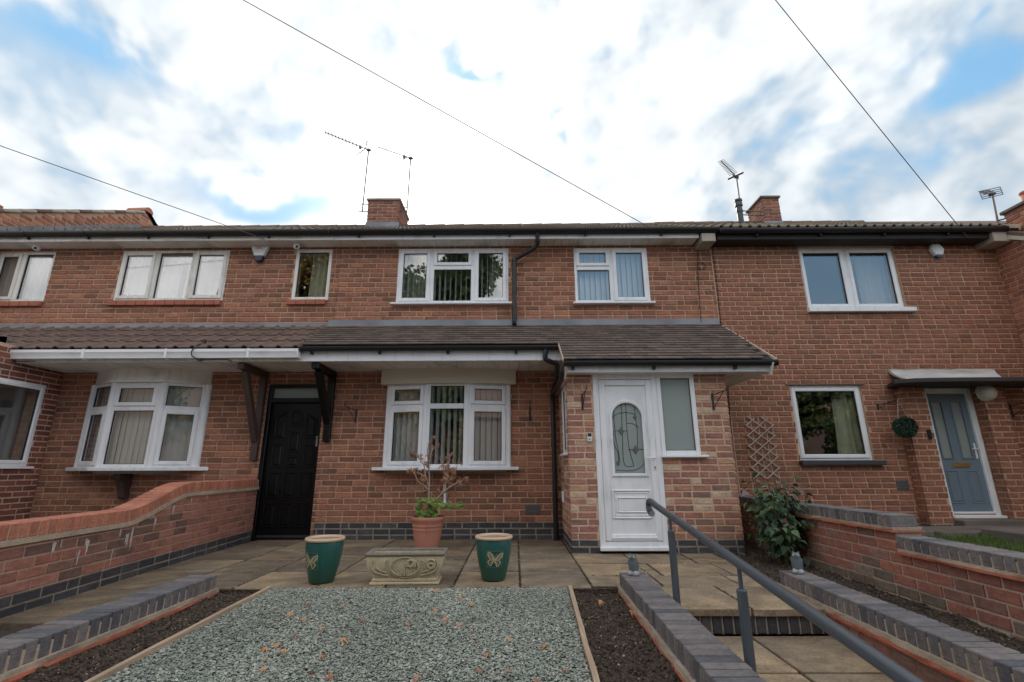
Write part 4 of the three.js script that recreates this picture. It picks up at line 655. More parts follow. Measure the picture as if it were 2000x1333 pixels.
{
  const G = thing('house_extension', 'dark red brick extension wall with a white framed window at the far left', 'extension', [-7.4, 0, .8]);
  const F = frame(V(-6.9, 0, 0), V(0, 0, -1), V(0, 1, 0), V(1, 0, 0)), hole = [[-1.3, -.235, 1.005, 2.155]];
  const w = part('wall', slab(F, -3, .0, -.2, 2.62, -.24, -.009, hole), M.mortarPale, G);
  bricks(w, F, -1.6, -.002, .0, 2.6, PAL.wing, { holes: hole, course: .0765, vOrg: -.02, off: .35 });
  const wu = windowUnit(G, F, -1.3, -.235, 1.005, 2.155, [[-1.256, -.279, 1.049, 2.111, 1]], { n: .01, sw: .05 });
  part('sill', tf(cb(-1.35, -.17, .972, 1.004, -.04, .06, .005), F), M.upvc, wu);
  curtain(wu, F, -1.2, -.75, .98, 2.2, -.45, M.curtain, 5, 2);
  part('interior_wall', [cb(-9.5, -9.4, -.2, 2.6, -.2, 3, 0), cb(-9.4, -7.15, 2.5, 2.6, .0, 3, 0), cb(-9.4, -7.15, -.2, 0, .0, 3, 0), cb(-9.4, -7.15, 0, 2.5, 2.85, 2.88, 0), cb(-9.4, -7.15, 0, 2.5, -.0, .1, 0)], M.plaster, G);
  part('front_wall', cb(-9.5, -6.905, -.3, 2.6, 2.9, 3.0, 0), PAL.wing[0], G);
  part('soffit', cb(-6.905, -6.62, 2.40, 2.415, .0, .74, .002), M.soffit, G);
  const P2 = .58, rf = part('roof', tf(cb(-2.6, .0, -.04, 0, -.0, 3, 0), frame(V(-6.95, 2.60, .8), V(1, 0, 0), V(0, 1, 0), V(0, 0, 1))), M.upvcOld, G);
  part('barge_board', [tf(cb(0, 1.6, -.13, 0, 0, .025, .003), frame(V(-7.0, 2.60, .86), V(-.84, -.1, .53).normalize(), V(0, 1, 0), V(.53, 0, .84).normalize())), tf(cb(0, 1.6, .0, .12, .0, .05, .003), frame(V(-6.98, 2.60, .86), V(-.84, -.1, .53).normalize(), V(0, 1, 0), V(.53, 0, .84).normalize()))], M.upvcOld, G);
}
// ---------------------------------------------------------------- ground
const gy = (z) => (z < 2.8 ? 0 : z < 7.6 ? -.0445 * (z - 2.8) : -.2);        // the front garden falls gently to the street
function sheet(x0, x1, z0, z1, nx, nz, fy) {
  const pos = [], idx = [], uv = []; for (let j = 0; j <= nz; j++) for (let i = 0; i <= nx; i++) { const x = lerp(typeof x0 === 'function' ? x0(lerp(z0, z1, j / nz)) : x0, typeof x1 === 'function' ? x1(lerp(z0, z1, j / nz)) : x1, i / nx), z = lerp(z0, z1, j / nz); pos.push(x, fy(x, z), z); uv.push(x, z); }
  for (let j = 0; j < nz; j++) for (let i = 0; i < nx; i++) { const a = j * (nx + 1) + i; idx.push(a, a + nx + 1, a + nx + 2, a, a + nx + 2, a + 1); }
  const g = new THREE.BufferGeometry(); g.setAttribute('position', new THREE.Float32BufferAttribute(pos, 3)); g.setAttribute('uv', new THREE.Float32BufferAttribute(uv, 2)); g.setIndex(idx); g.computeVertexNormals(); return g;
}
soloMesh('ground', sheet(-150, 150, -120, 150, 4, 4, () => -.75), M.pavement, 0, 0, 0, 'structure');
soloMesh('garden_soil', (() => sheet(-4.2, 3.2, .0, 7.5, 8, 30, (x, z) => gy(z) - .14 - (x > .9 && z > 3 ? .15 : 0) - (x < -2.3 && z > 3.5 ? .3 : 0)))(), M.soil, 0, 0, 0, 'structure');
soloMesh('pavement', cb(-60, 60, -.9, -.62, 7.7, 9.8, .02), M.pavement, 0, 0, 0, 'structure');
soloMesh('road', cb(-60, 60, -1.0, -.74, 9.8, 16.5, 0), M.asphalt, 0, 0, 0, 'structure');
// patio: riven concrete flags
const patio = thing('patio', 0, 0, [0, 0, 1.5], 0, 'structure');
{
  const bed = part('mortar_bed', [cb(-3.72, -2.74, -.1, -.016, .0, 2.8, 0), cb(-2.74, 2.3, -.1, -.012, .0, 2.79, 0), cb(1.06, 2.26, -.1, -.012, 2.79, 3.35, 0)], M.soil, patio), flags = ['flag', 'flag', 'flagDark', 'flag', 'flagDark'].map((k) => M[k]);
  const lay = (x0, x1, z0, z1, y = 0, m) => { const j = .0095, g = cb(x0 + j, x1 - j, y - .05, y, z0 + j, z1 - j, .005), uv = g.attributes.uv, a = R() * 3, b = R() * 3, p = g.attributes.position, t1 = rr(-.005, .003), t2 = rr(-.004, .003); for (let i = 0; i < uv.count; i++) uv.setXY(i, uv.getX(i) + a, uv.getY(i) + b); for (let i = 0; i < p.count; i++) p.setY(i, p.getY(i) + t1 * (p.getX(i) - x0) / .6 + t2 * (p.getZ(i) - z0) / .6); const o = part('paving_slab', g, m ?? flags[floor(R() * 5)], patio); return o; };
  const xs = [-3.62, -2.93, -2.36, -1.68, -1.10, -.53, .037, .64];
  for (let i = 0; i < xs.length - 1; i++) for (const [a, b] of (i % 2 ? [[0, .33], [.33, .93], [.93, 1.53], [1.53, 2.14], [2.14, 2.79]] : [[0, .62], [.62, 1.22], [1.22, 1.53], [1.53, 2.14], [2.14, 2.79]])) if (!(i === 0 && b > 2.2)) lay(xs[i], xs[i + 1], a, b, 0, b > 2.5 && (i === 3 || i === 5 || i === 2) ? M.flagTan : undefined);
  const x2 = [.64, 1.24, 1.9, 2.27]; for (const [a, b] of [[1.17, 1.75], [1.75, 2.35], [2.35, 2.74]]) for (let i = 0; i < 3; i++) lay(x2[i] + (i && b > 1.8 && b < 2.4 ? .12 : 0), x2[i + 1] + (i < 2 && b > 1.8 && b < 2.4 ? .12 : 0), a, b, 0, M.flagTan);
  for (let i = 0; i < 2; i++) lay([1.06, 1.66][i], [1.66, 2.26][i], 2.74, 3.42, 0, M.flagTan);
  lay(.64, 1.06, 2.4, 2.74, 0, M.flagTan);
  // left path beside the swept wall
  lay(-3.62, -2.94, 2.14, 2.79, 0, M.flagDark); lay(-3.62, -2.73, 2.79, 3.70, -.004, M.flagDark); part('mortar_bed', cb(-3.7, -2.73, -.2, -.03, 2.8, 3.69, 0), M.darkConcrete, patio); 
  lay(-3.62, -2.73, 3.715, 4.4, -.19, M.flagDark); lay(-3.62, -2.73, 4.4, 5.2, -.19, M.flagDark);
  part('step_riser', cb(-3.6, -2.74, -.17, -.075, 3.63, 3.66, .003), M.darkConcrete, patio);
  // lower landing of the right path
  for (const [a, b] of [[3.40, 4.02], [4.02, 4.62], [4.62, 5.4], [5.4, 6.4]]) for (let i = 0; i < 2; i++) lay([1.06, 1.62][i], [1.62, 2.25][i], a, b, -.172, M.flagTan);
  part('mortar_bed', cb(1.06, 2.25, -.3, -.19, 3.36, 6.4, 0), M.soil, patio); 
  part('step_mortar', cb(1.06, 2.24, -.172, -.055, 3.30, 3.366, 0), M.mortarBed, patio);
  for (let x = 1.075; x < 2.2; x += .0775) part('step_brick', cb(x, x + .064, -.168, -.06, 3.3, 3.375, .004), PAL.blue[floor(R() * 5)], patio);
}
// ---------------------------------------------------------------- garden walls
const HB = brickGeo(901, .065, .105, .03, .004);             // unused face kept for end bricks
const cop = (seed, w = .0625, h = .104, l = .215) => { const r = rng(seed), g = cb(-l / 2, l / 2, -h, 0, -w / 2, w / 2, .005), uv = g.attributes.uv, a = r() * 3, b = r() * 3; for (let i = 0; i < uv.count; i++) uv.setXY(i, uv.getX(i) + a, uv.getY(i) + b); return g; };
const COPS = [1, 2, 3, 4, 5].map((i) => cop(i * 31));
{
  const W = thing('garden_wall', 'curving red brick garden wall with swept orange brick coping at left', 'garden wall', [-3.5, 0, 2.4]);
  const O = V(-3.38, 0, 4.6), u = V(-.32, 0, -4.6), L = u.length(); u.normalize(); const n = V(0, 0, 0).crossVectors(u, V(0, 1, 0)), F = frame(O, u, V(0, 1, 0), n);
  const top = (s) => .475 + .217 * sstep(1.98, 2.98, s) - .012 * sstep(.9, 0, s), pts = []; for (let i = 0; i <= 60; i++) pts.push([L * i / 60, top(L * i / 60)]);
  const w = part('wall', slab(F, 0, 0, 0, 0, -.21, -.008, [], [[0, -.4], [L, -.4], ...pts.slice().reverse()]), M.mortarGarden, W);
  bricks(w, F, 0, L, -.15, .72, (a, v) => (v < .12 ? PAL.blue : R() < 1.25 * exp(-(((a - 1.95) / .75) ** 2) - (((v - .36) / .16) ** 2)) ? PAL.gardenDirty : PAL.gardenL), { top: (s) => top(s) - .012, vOrg: -.10, course: .0765, off: .3, joint: .012 });
  part('plinth_mortar', slab(F, .0, L, -.3, .126, -.008, -.005), M.mortarBlue, w);
  const bed = new THREE.Shape(); pts.forEach(([a, b], i) => (i ? bed.lineTo(a, b - .018) : bed.moveTo(a, b - .018))); pts.slice().reverse().forEach(([a, b]) => bed.lineTo(a, b + .022)); bed.closePath();
  part('mortar_bed', tf(clean(new THREE.ExtrudeGeometry(bed, { depth: .25, bevelEnabled: false })), F.clone().multiply(new THREE.Matrix4().makeTranslation(0, 0, -.23))), M.mortarBed, W);
  const body = []; let s = .02; while (s < L - .03) {
    const e = .01, t = Math.atan2(top(s + e) - top(s - e), 2 * e), m = F.clone().multiply(new THREE.Matrix4().compose(V(s - sin(t) * .022, top(s) + .022 + .104 * cos(t) - .0, -.10 + rr(-.002, .002)), qn.setFromEuler(new THREE.Euler(0, PI / 2, 0)).premultiply(new THREE.Quaternion().setFromAxisAngle(V(0, 0, 1), t)), V(1.06, 1, 1)));
    piece(W, 'coping_brick', COPS[floor(R() * 5)], PAL.coping[floor(R() * 4)], m); s += .0768 * cos(t);
  }
  const fill = new THREE.Shape(); pts.forEach(([a, b], i) => (i ? fill.lineTo(a, b + .01) : fill.moveTo(a, b + .01))); pts.slice().reverse().forEach(([a, b]) => fill.lineTo(a, b + .116)); fill.closePath();
  part('mortar_joint', tf(clean(new THREE.ExtrudeGeometry(fill, { depth: .21, bevelEnabled: false })), F.clone().multiply(new THREE.Matrix4().makeTranslation(0, 0, -.205))), M.mortarBed, W);
  // lime runs that weep from the bed joint
  const runs = []; for (const [a, y0, h, ww] of [[1.30, .44, .10, .03], [1.36, .44, .06, .02], [2.7, .6, .12, .03], [1.62, .42, .16, .04], [1.98, .455, .1, .022], [2.14, .455, .2, .03], [2.08, .40, .12, .03], [2.44, .50, .12, .03], [1.55, .34, .1, .03], [1.93, .30, .2, .008], [3.0, .66, .07, .02], [3.3, .66, .05, .015]]) {
    for (let q = 0; q < 6; q++) { const aa = a + rr(-.5, .5) * ww, hh = h * rr(.25, 1), yy = y0 - rr(0, .2) * h, w2 = ww * rr(.12, .42), pl = []; for (let i = 0; i <= 8; i++) pl.push([aa - w2 / 2 * (.4 + R()) * (1 - (i / 9) ** 2), yy - hh * i / 8]); for (let i = 8; i >= 0; i--) pl.push([aa + w2 / 2 * (.4 + R()) * (1 - (i / 9) ** 2), yy - hh * i / 8]); runs.push(tf(clean(prism(pl, .0012)), F.clone().multiply(new THREE.Matrix4().makeTranslation(0, 0, .0022)))); } }
  mat('lime', [.60, .53, .50], .95); part('lime_stain', runs, M.lime, W);
}
// a row of engineering bricks on edge along z, with bed joint, tile creasing and brickwork below
function edging(label, x0, x1, z0, z1, y, o = {}) {           // x0(z), x1(z): left and right face
  const W = thing('brick_edging', label, 'edging', [x0(z0), 0, (z0 + z1) / 2], o.group), c = COPS, L = (z) => x0(z), Rr = (z) => x1(z);
  for (let z = z0 + .035; z < z1; z += .0772) { const a = L(z), b = Rr(z); piece(W, 'coping_brick', c[floor(R() * 5)], PAL.edge[floor(R() * 5)], new THREE.Matrix4().compose(V((a + b) / 2 + rr(-.003, .003), y + rr(-.002, .001), z), qn.setFromEuler(new THREE.Euler(rr(-.01, .01), rr(-.01, .01) - Math.atan((L(z1) - L(z0)) / (z1 - z0)) * 0, rr(-.008, .008))), V((b - a) / .215, 1, 1))); }
  const strip = (d0, d1, y0, y1, rough, seed) => { const g = sheetBox((z) => L(z) + d0, (z) => Rr(z) + d1, z0 + (o.in ?? 0), z1, y0, y1, 60, rough, seed); return g; };
  part('mortar_joint', strip(.006, -.006, y - .102, y - .034, 0, 1), M.mortarBed, W);
  part('mortar_bed', strip(-.008 - (o.out ?? .012), .008 + (o.out ?? .012), y - .13, y - .103, .012, 2), M.mortarBed, W);
  part('tile_creasing', [strip(-.026, .026, y - .148, y - .131, .008, 3), strip(-.018, .018, y - .162, y - .150, .006, 4)], M.creasing, W); part('wall_body', strip(.004, -.004, y - .75, y - .163, 0, 7), PAL.gardenR[3], W);
  return W;
}
function sheetBox(xa, xb, z0, z1, y0, y1, n, rough, seed) {
  const g = new THREE.BoxGeometry(1, 1, 1, 1, 1, n), p = g.attributes.position; for (let i = 0; i < p.count; i++) { const t = p.getZ(i) + .5, z = lerp(z0, z1, t), s = p.getX(i) > 0, j = rough ? (vn(z * 26, seed * 7 + (s ? 3 : 0), p.getY(i) * 3 + 9) - .5) * 2 * rough : 0; p.setXYZ(i, (s ? xb(z) : xa(z)) + j, (p.getY(i) > 0 ? y1 : y0) + j * .35, z); }
  const uv = g.attributes.uv; for (let i = 0; i < p.count; i++) uv.setXY(i, p.getX(i) + p.getY(i), p.getZ(i)); g.computeVertexNormals(); return clean(g);
}
edging('low edging of grey bricks on edge beside the left path, ending at the patio', (z) => -2.715 - .0 * z, (z) => -2.49, 2.79, 6.2, .105);
edging('low edging of grey bricks on edge beside the handrail, owl ornament at its far end', (z) => .872 - .024 * (z - 2.74), (z) => 1.085 - .024 * (z - 2.74), 2.735, 6.4, .105);
{
  const W = edging('raised edging of grey bricks on edge right of the steps, above a brick retaining face', (z) => 2.215 - .034 * (z - 2.75), (z) => 2.425 - .034 * (z - 2.75), 2.745, 6.4, .118);
  const F = frame(V(2.218, 0, 2.75), V(-.034, 0, 1).normalize(), V(0, 1, 0), V(-1, 0, -.034).normalize());
  const w = part('wall', slab(F, .0, 3.7, -.5, -.045, -.2, -.008), M.mortarBed, W); bricks(w, F, .0, 3.7, -.3, -.046, PAL.gardenR, { course: .0765, vOrg: -.278, off: .2 });
}
{
  const W = thing('retaining_wall', 'stepped red brick retaining wall with grey brick coping in front of the right house', 'garden wall', [3.1, 0, 3]);
  const F = frame(V(3.02, 0, 0), V(0, 0, 1), V(0, 1, 0), V(-1, 0, 0)), zs = 3.065;
  const w = part('wall', [slab(F, .0, zs, -.4, .47, -.2, -.008), slab(F, zs, 7, -.6, .31, -.2, -.008)], M.mortarGardenR, W);
  bricks(w, F, .01, 6.6, -.35, .47, (a, v) => (v < .06 + .05 * sin(a * 3) ? PAL.gardenLow : PAL.gardenR), { vOrg: -.268, course: .0815, pitch: .2286, top: (u) => (u < zs ? .466 : .304), off: .15, joint: .0135 });
  const cap = (z0, z1, y) => {
    const nb = floor((z1 - z0) / .0772), pz = (z1 - z0 - .064) / (nb - 1); for (let i = 0, z = z0 + .032; i < nb; i++, z = z0 + .032 + i * pz) piece(W, 'coping_brick', COPS[floor(R() * 5)], PAL.edge[floor(R() * 5)], new THREE.Matrix4().compose(V(3.105 + rr(-.003, .003), y, z), qn.setFromEuler(new THREE.Euler(rr(-.01, .01), rr(-.01, .01), rr(-.006, .006))), V(1, .9, 1)));
    const k = (a, b, y0, y1, r, s) => sheetBox(() => a, () => b, z0 + .0, z1 - (s === 1 ? .02 : -.02), y0, y1, 50, r, s);
    part('mortar_joint', k(3.004, 3.2, y - .092, y - .03, 0, 1), M.mortarBed, W); part('mortar_bed', k(2.99, 3.22, y - .113, y - .093, .01, 5), M.mortarBed, W); part('tile_creasing', k(2.975, 3.235, y - .130, y - .114, .006, 6), M.creasing, W);
  };
  cap(.02, zs, .585); cap(zs + .02, 6.8, .432);
}
// timber boards that hold the slate bed
for (const [a, b, lab] of [[-2.04, -2.115, 'weathered timber edging board left of the slate chippings'], [.45, .395, 'weathered timber edging board right of the slate chippings']]) {
  const x = (z) => a + (b - a) * (z - 2.8) / 1.6; const g = new THREE.BoxGeometry(.03, .1, 1, 1, 1, 30), p = g.attributes.position; for (let i = 0; i < p.count; i++) { const z = 2.8 + (p.getZ(i) + .5) * 3.6; p.setXYZ(i, p.getX(i) + x(z) + (vn(z * 3, a, 2) - .5) * .008, p.getY(i) - .03 + gy(z) + (vn(z * 4, a, 7) - .5) * .006, z); }
  const uv = g.attributes.uv; for (let i = 0; i < p.count; i++) uv.setXY(i, p.getZ(i), p.getX(i) + p.getY(i)); g.computeVertexNormals(); soloMesh('timber_board', clean(g), M.boardWood, lab, 'edging board', 'boards beside the slate bed');
}
// slate chippings
{
  const N = 120000, m = new THREE.MeshStandardMaterial({ color: 0xffffff, roughness: .8 }); m.name = 'slate';
  const g = new THREE.IcosahedronGeometry(1, 0); { const p = g.attributes.position, key = (i) => [p.getX(i), p.getY(i), p.getZ(i)].map((x) => Math.round(x * 100)); for (let i = 0; i < p.count; i++) { const [a, b, c] = key(i); const s = .72 + .55 * hash3(a, b, c); p.setXYZ(i, p.getX(i) * s * .0090, p.getY(i) * s * .0030, p.getZ(i) * s * .0062); } g.computeVertexNormals(); }
  const x0 = (z) => -2.02 - .047 * (z - 2.8), x1 = (z) => .43 - .034 * (z - 2.8);
  const bed = thing('slate_chippings', 'bed of grey-green slate chippings between the two timber boards', 'gravel', [-.8, 0, 4], 0, 'stuff');
  part('chippings_bed', sheet(x0, x1, 2.79, 6.4, 30, 40, (x, z) => gy(z) - .018), M.slateBase, bed);
  const im = new THREE.InstancedMesh(g, m, N), q = new THREE.Quaternion(), e = new THREE.Euler(), t = new THREE.Matrix4(), c = new THREE.Color(), tones = [[.19, .222, .192], [.245, .278, .24], [.15, .178, .158], [.33, .35, .31], [.19, .205, .19], [.22, .265, .225], [.11, .122, .112], [.28, .265, .23]];
  for (let i = 0; i < N; i++) { const z = 2.8 + 3.2 * R() ** 1.25, x = lerp(x0(z), x1(z), R()), s = rr(.55, 1.25) * (R() < .06 ? 1.5 : 1); t.compose(V(x + .8, gy(z) - .016 + R() * .017, z - 4), q.setFromEuler(e.set(rr(-.3, .3), rr(0, 6.3), rr(-.3, .3))), V(s * rr(.8, 1.2), s, s * rr(.8, 1.2))); im.setMatrixAt(i, t); const k = tones[floor(R() * 8)], l = rr(1.02, 1.5) * (.86 + .28 * vn(x * 2.2, z * 2.2, 6)); im.setColorAt(i, c.setRGB(k[0] * l * 1.06, k[1] * l, k[2] * l * .96)); }
  im.name = 'slate_chips'; im.castShadow = im.receiveShadow = true; bed.add(im); im.userData.kind = 'stuff';
}
// soil beds
function soilBed(label, x0, x1, z0, z1, fy, N, seed) {
  const bed = thing('soil_bed', label, 'flower bed', [(x0(z0) + x1(z0)) / 2, 0, (z0 + z1) / 2], 0, 'stuff'), o = org.get(bed), r = rng(seed), a = (lo, hi) => lo + (hi - lo) * r();
  part('soil', sheet(x0, x1, z0, z1, 24, 90, (x, z) => fy(z, x) + (fbm(x * 9, z * 9, seed, 4) - .5) * .05 + (vn(x * 45, z * 45, seed) - .5) * .012), M.soil, bed);
  const g = new THREE.IcosahedronGeometry(1, 0), p = g.attributes.position; for (let i = 0; i < p.count; i++) { const s = .7 + .6 * hash3(Math.round(p.getX(i) * 99), Math.round(p.getY(i) * 99), Math.round(p.getZ(i) * 99)); p.setXYZ(i, p.getX(i) * s, p.getY(i) * s * .8, p.getZ(i) * s); } g.computeVertexNormals();
  const im = new THREE.InstancedMesh(g, mat('clods' + seed, [1, 1, 1], 1), N), t = new THREE.Matrix4(), c = new THREE.Color(), q = new THREE.Quaternion(), e = new THREE.Euler();
  for (let i = 0; i < N; i++) { const z = a(z0, z1), x = lerp(x0(z), x1(z), r()), pale = r() < .10, s = (pale ? a(.0025, .006) : a(.003, .011)) * (r() < .06 ? 1.6 : 1); t.compose(V(x - o.x, fy(z, x) + (fbm(x * 9, z * 9, seed, 4) - .5) * .05 + s * .3, z - o.z), q.setFromEuler(e.set(a(0, 6), a(0, 6), a(0, 6))), V(s * a(.8, 1.5), s, s * a(.8, 1.4))); im.setMatrixAt(i, t); const l = a(.6, 1.4); pale ? c.setRGB(.36 * l, .29 * l, .18 * l) : c.setRGB(.075 * l, .053 * l, .04 * l); im.setColorAt(i, c); }
  im.name = 'soil_crumbs'; im.userData.kind = 'stuff'; bed.add(im); return bed;
}
soilBed('dark bare soil strip between the left brick edging and the left timber board', (z) => -2.5, (z) => -2.04 - .047 * (z - 2.8), 2.80, 6.2, (z, x) => lerp(-.052, gy(z) - .045, clamp((x + 2.47) / .4)), 9000, 5);
soilBed('dark bare soil strip between the right timber board and the handrail edging', (z) => .455 - .034 * (z - 2.8), (z) => .875 - .024 * (z - 2.74), 2.80, 6.2, (z, x) => lerp(gy(z) - .045, -.052, clamp((x - .45) / .37)), 9000, 6);
soilBed('narrow soil bed between the raised edging and the stepped retaining wall', (z) => (z < 2.745 ? 2.27 : 2.39 - .034 * (z - 2.75)), (z) => 3.03, 1.2, 6.4, (z) => -.015 - .012 * (z - 1.5), 8000, 7);
soilBed('soil corner beside the porch under the bush', (z) => 2.66, (z) => 3.03, .02, 1.2, () => -.015, 900, 8);
// raised garden of the right house
{
  soloMesh('raised_ground', sheet(3.21, 12, .0, 9, 20, 20, (x, z) => .17 - .02 * z), M.turf, 0, 0, 0, 'structure');
  const path = thing('concrete_path', 0, 0, [6, 0, 1], 0, 'structure');
  for (const [x0, x1, z0, z1, y] of [[3.3, 4.2, .02, .9, .19], [4.22, 5.1, .02, .9, .2], [5.12, 6.0, .36, 1.0, .20], [6.02, 6.9, .36, 1.0, .205], [6.92, 7.8, .02, 1.0, .205]]) part('paving_slab', cb(x0, x1, y - .06, y, z0, z1, .008), M.darkConcrete, path);
  for (const [x0, x1, z0, z1] of [[5.55, 6.45, 1.02, 1.9], [6.47, 7.4, 1.02, 1.9]]) part('paving_slab', cb(x0, x1, .12, .245, z0, z1, .008), M.darkConcrete, path);
  const N = 9000, g = new THREE.BufferGeometry(); g.setAttribute('position', new THREE.Float32BufferAttribute([-.0022, 0, 0, .0022, 0, 0, .0012, .55, .1, -.0022, 0, 0, .0012, .55, .1, 0, 1, .35].map((v, i) => v), 3)); g.computeVertexNormals();
  const im = new THREE.InstancedMesh(g, new THREE.MeshStandardMaterial({ color: 0xffffff, roughness: .9, side: THREE.DoubleSide }), N), t = new THREE.Matrix4(), c = new THREE.Color(); im.material.name = 'grass blades';
  for (let i = 0; i < N; i++) { const x = rr(4.2, 6.4), z = rr(1.1, 2.6), h = rr(.02, .055) * (.5 + vn(x * 3, z * 3, 2)); t.compose(V(x - 5.2, .17 - .02 * z, z - 1.9), qn.setFromEuler(new THREE.Euler(0, rr(0, 6.3), 0)), V(1.4, h, h)); im.setMatrixAt(i, t); const l = rr(.7, 1.4); im.setColorAt(i, c.setRGB(.085 * l, .13 * l, .028 * l)); }
  im.name = 'grass'; im.position.set(5.2, 0, 1.9); im.userData = { label: 'patch of bright green grass behind the lower coping at right', category: 'grass', kind: 'stuff' }; scene.add(im);
}

// ---------------------------------------------------------------- handrail
{
  const H = thing('handrail', 'grey painted steel handrail sloping down beside the steps', 'handrail', [1.1, 0, 4]);
  const ry = (z) => .694 - .1235 * (z - 3.0), pts = [[1.1, .60, 3.06], [1.1, .605, 3.02], [1.1, .64, 2.985], [1.1, .685, 2.995], [1.1, .692, 3.05]]; for (let z = 3.2; z < 6.5; z += .4) pts.push([1.1, ry(z), z]);
  part('rail', tube(pts, .0245, 18, 120), M.railPaint, H); part('end_cap', rod([1.1, .60, 3.06], [1.1, .60, 3.066], .0235, .022, 18), M.steel, H);
  for (const [z, t] of [[3.525, .53], [4.57, .385], [5.62, .25]]) { part('post', [rod([1.1, -.25, z], [1.1, t - .008, z], .0245, .0245, 18), rod([1.1, t - .008, z], [1.1, t, z], .0245, .018, 18)], M.railPaint, H); part('stem', rod([1.1, t - .01, z], [1.1, ry(z) - .01, z], .0105, .0105, 12), M.railPaint, H); }
}
// ---------------------------------------------------------------- pots
{
  const tex = (x0) => {                                       // green glaze with a scratched butterfly in a square
    const c = document.createElement('canvas'); c.width = 1024; c.height = 512; const g = c.getContext('2d'); const r = rng(5);
    const gr = g.createLinearGradient(0, 0, 0, 512); gr.addColorStop(0, '#1d5652'); gr.addColorStop(.55, '#1b5248'); gr.addColorStop(1, '#1d4a3a'); g.fillStyle = gr; g.fillRect(0, 0, 1024, 512);
    for (let i = 0; i < 5000; i++) { g.fillStyle = `rgba(${r() < .5 ? '4,40,44' : '40,110,100'},${.05 + .07 * r()})`; g.fillRect(r() * 1024, r() * 512, 1 + 5 * r(), 1 + 3 * r()); }
    for (let i = 0; i < 90; i++) { g.fillStyle = `rgba(${r() < .6 ? '110,170,150' : '8,40,36'},${.03 + .05 * r()})`; g.fillRect(r() * 1024, r() * 120, 3 + 9 * r(), 90 + 300 * r()); } for (let i = 0; i < 700; i++) { g.fillStyle = `rgba(96,78,58,${.15 + .35 * r()})`; const q = 1 + 2.5 * r(); g.fillRect(r() * 1024, 512 - 130 * r() * r(), q, q); }
    const X = x0, Y = 235, S = 78; g.strokeStyle = '#9c8f72'; g.lineWidth = 4; g.strokeRect(X - S, Y - S * 1.25, S * 2, S * 2.5); g.fillStyle = 'rgba(14,62,64,.5)'; g.fillRect(X - S, Y - S * 1.25, S * 2, S * 2.5);
    g.strokeStyle = '#b8a583'; g.fillStyle = '#b0a07e'; g.lineCap = 'round';
    const wing = (s) => { g.save(); g.translate(X, Y); g.scale(s, 1); g.rotate(.12 * s); g.lineWidth = 12; g.beginPath(); g.moveTo(6, 6); g.bezierCurveTo(18, -30, 48, -86, 66, -78); g.bezierCurveTo(80, -60, 62, 0, 34, 8); g.stroke(); g.beginPath(); g.moveTo(10, 14); g.bezierCurveTo(40, 4, 78, 26, 58, 56); g.bezierCurveTo(46, 78, 34, 96, 26, 70); g.bezierCurveTo(22, 50, 12, 40, 8, 24); g.stroke(); g.lineWidth = 7; for (const [a, b, d, e] of [[14, -2, 46, -50], [20, 2, 58, -34], [22, 30, 44, 48], [16, 30, 30, 66], [48, -70, 62, -40], [50, 22, 60, 40]]) { g.beginPath(); g.moveTo(a, b); g.lineTo(d, e); g.stroke(); } g.restore(); };
    wing(1); wing(-1); g.lineWidth = 9; g.beginPath(); g.moveTo(X, Y - 8); g.lineTo(X + 3, Y + 46); g.stroke(); g.lineWidth = 3; g.beginPath(); g.moveTo(X, Y - 8); g.quadraticCurveTo(X + 4, Y - 50, X + 30, Y - 66); g.moveTo(X, Y - 8); g.quadraticCurveTo(X - 4, Y - 50, X - 22, Y - 72); g.stroke();
    const t = new THREE.CanvasTexture(c); t.colorSpace = THREE.SRGBColorSpace; return t;
  };
  const gm = new THREE.MeshPhysicalMaterial({ color: 0xffffff, map: tex(512), roughness: .42, clearcoat: .35, clearcoatRoughness: .3 }); gm.name = 'green glaze';
  const pot = (label, x, z, turn) => {
    const t = thing('glazed_pot', label, 'plant pot', [x, .004, z], 'green glazed butterfly pots on the patio'); t.rotation.y = turn;
    const add = (n, g, m) => { const o = new THREE.Mesh(g, m); o.name = n; o.castShadow = o.receiveShadow = true; t.add(o); org.set(o, V(0, 0, 0)); return o; };
    const b = new THREE.LatheGeometry([[.0, 0], [.098, 0], [.106, .008], [.118, .06], [.138, .14], [.153, .22], [.160, .29], [.158, .335], [.154, .345]].map(([a, c]) => new THREE.Vector2(a, c)), 48); { const uv = b.attributes.uv, p = b.attributes.position; for (let i = 0; i < uv.count; i++) uv.setXY(i, (uv.getX(i) + .5) % 1.0000001, clamp(p.getY(i) / .345)); } add('pot_body', b, gm);
    add('rim', new THREE.LatheGeometry([[.150, .335], [.168, .338], [.172, .352], [.166, .364], [.152, .364], [.142, .352], [.140, .33]].map(([a, c]) => new THREE.Vector2(a, c)), 48), M.potRim);
    add('inner_wall', new THREE.LatheGeometry([[.141, .345], [.138, .27], [.125, .20], [0, .20]].map(([a, c]) => new THREE.Vector2(a, c)), 40), M.potInside);
    add('compost', new THREE.CylinderGeometry(.132, .13, .02, 30).translate(0, .225, 0), M.soil);
    return t;
  };
  // the texture's middle (u = .5) lies at +z after the half turn in u
  pot('green glazed pot left of the stone trough, butterfly panel turned to its left edge', -1.70, 2.575, rad(-26)); pot('green glazed pot right of the stone trough, butterfly panel facing the camera', -.197, 2.49, rad(6));
}
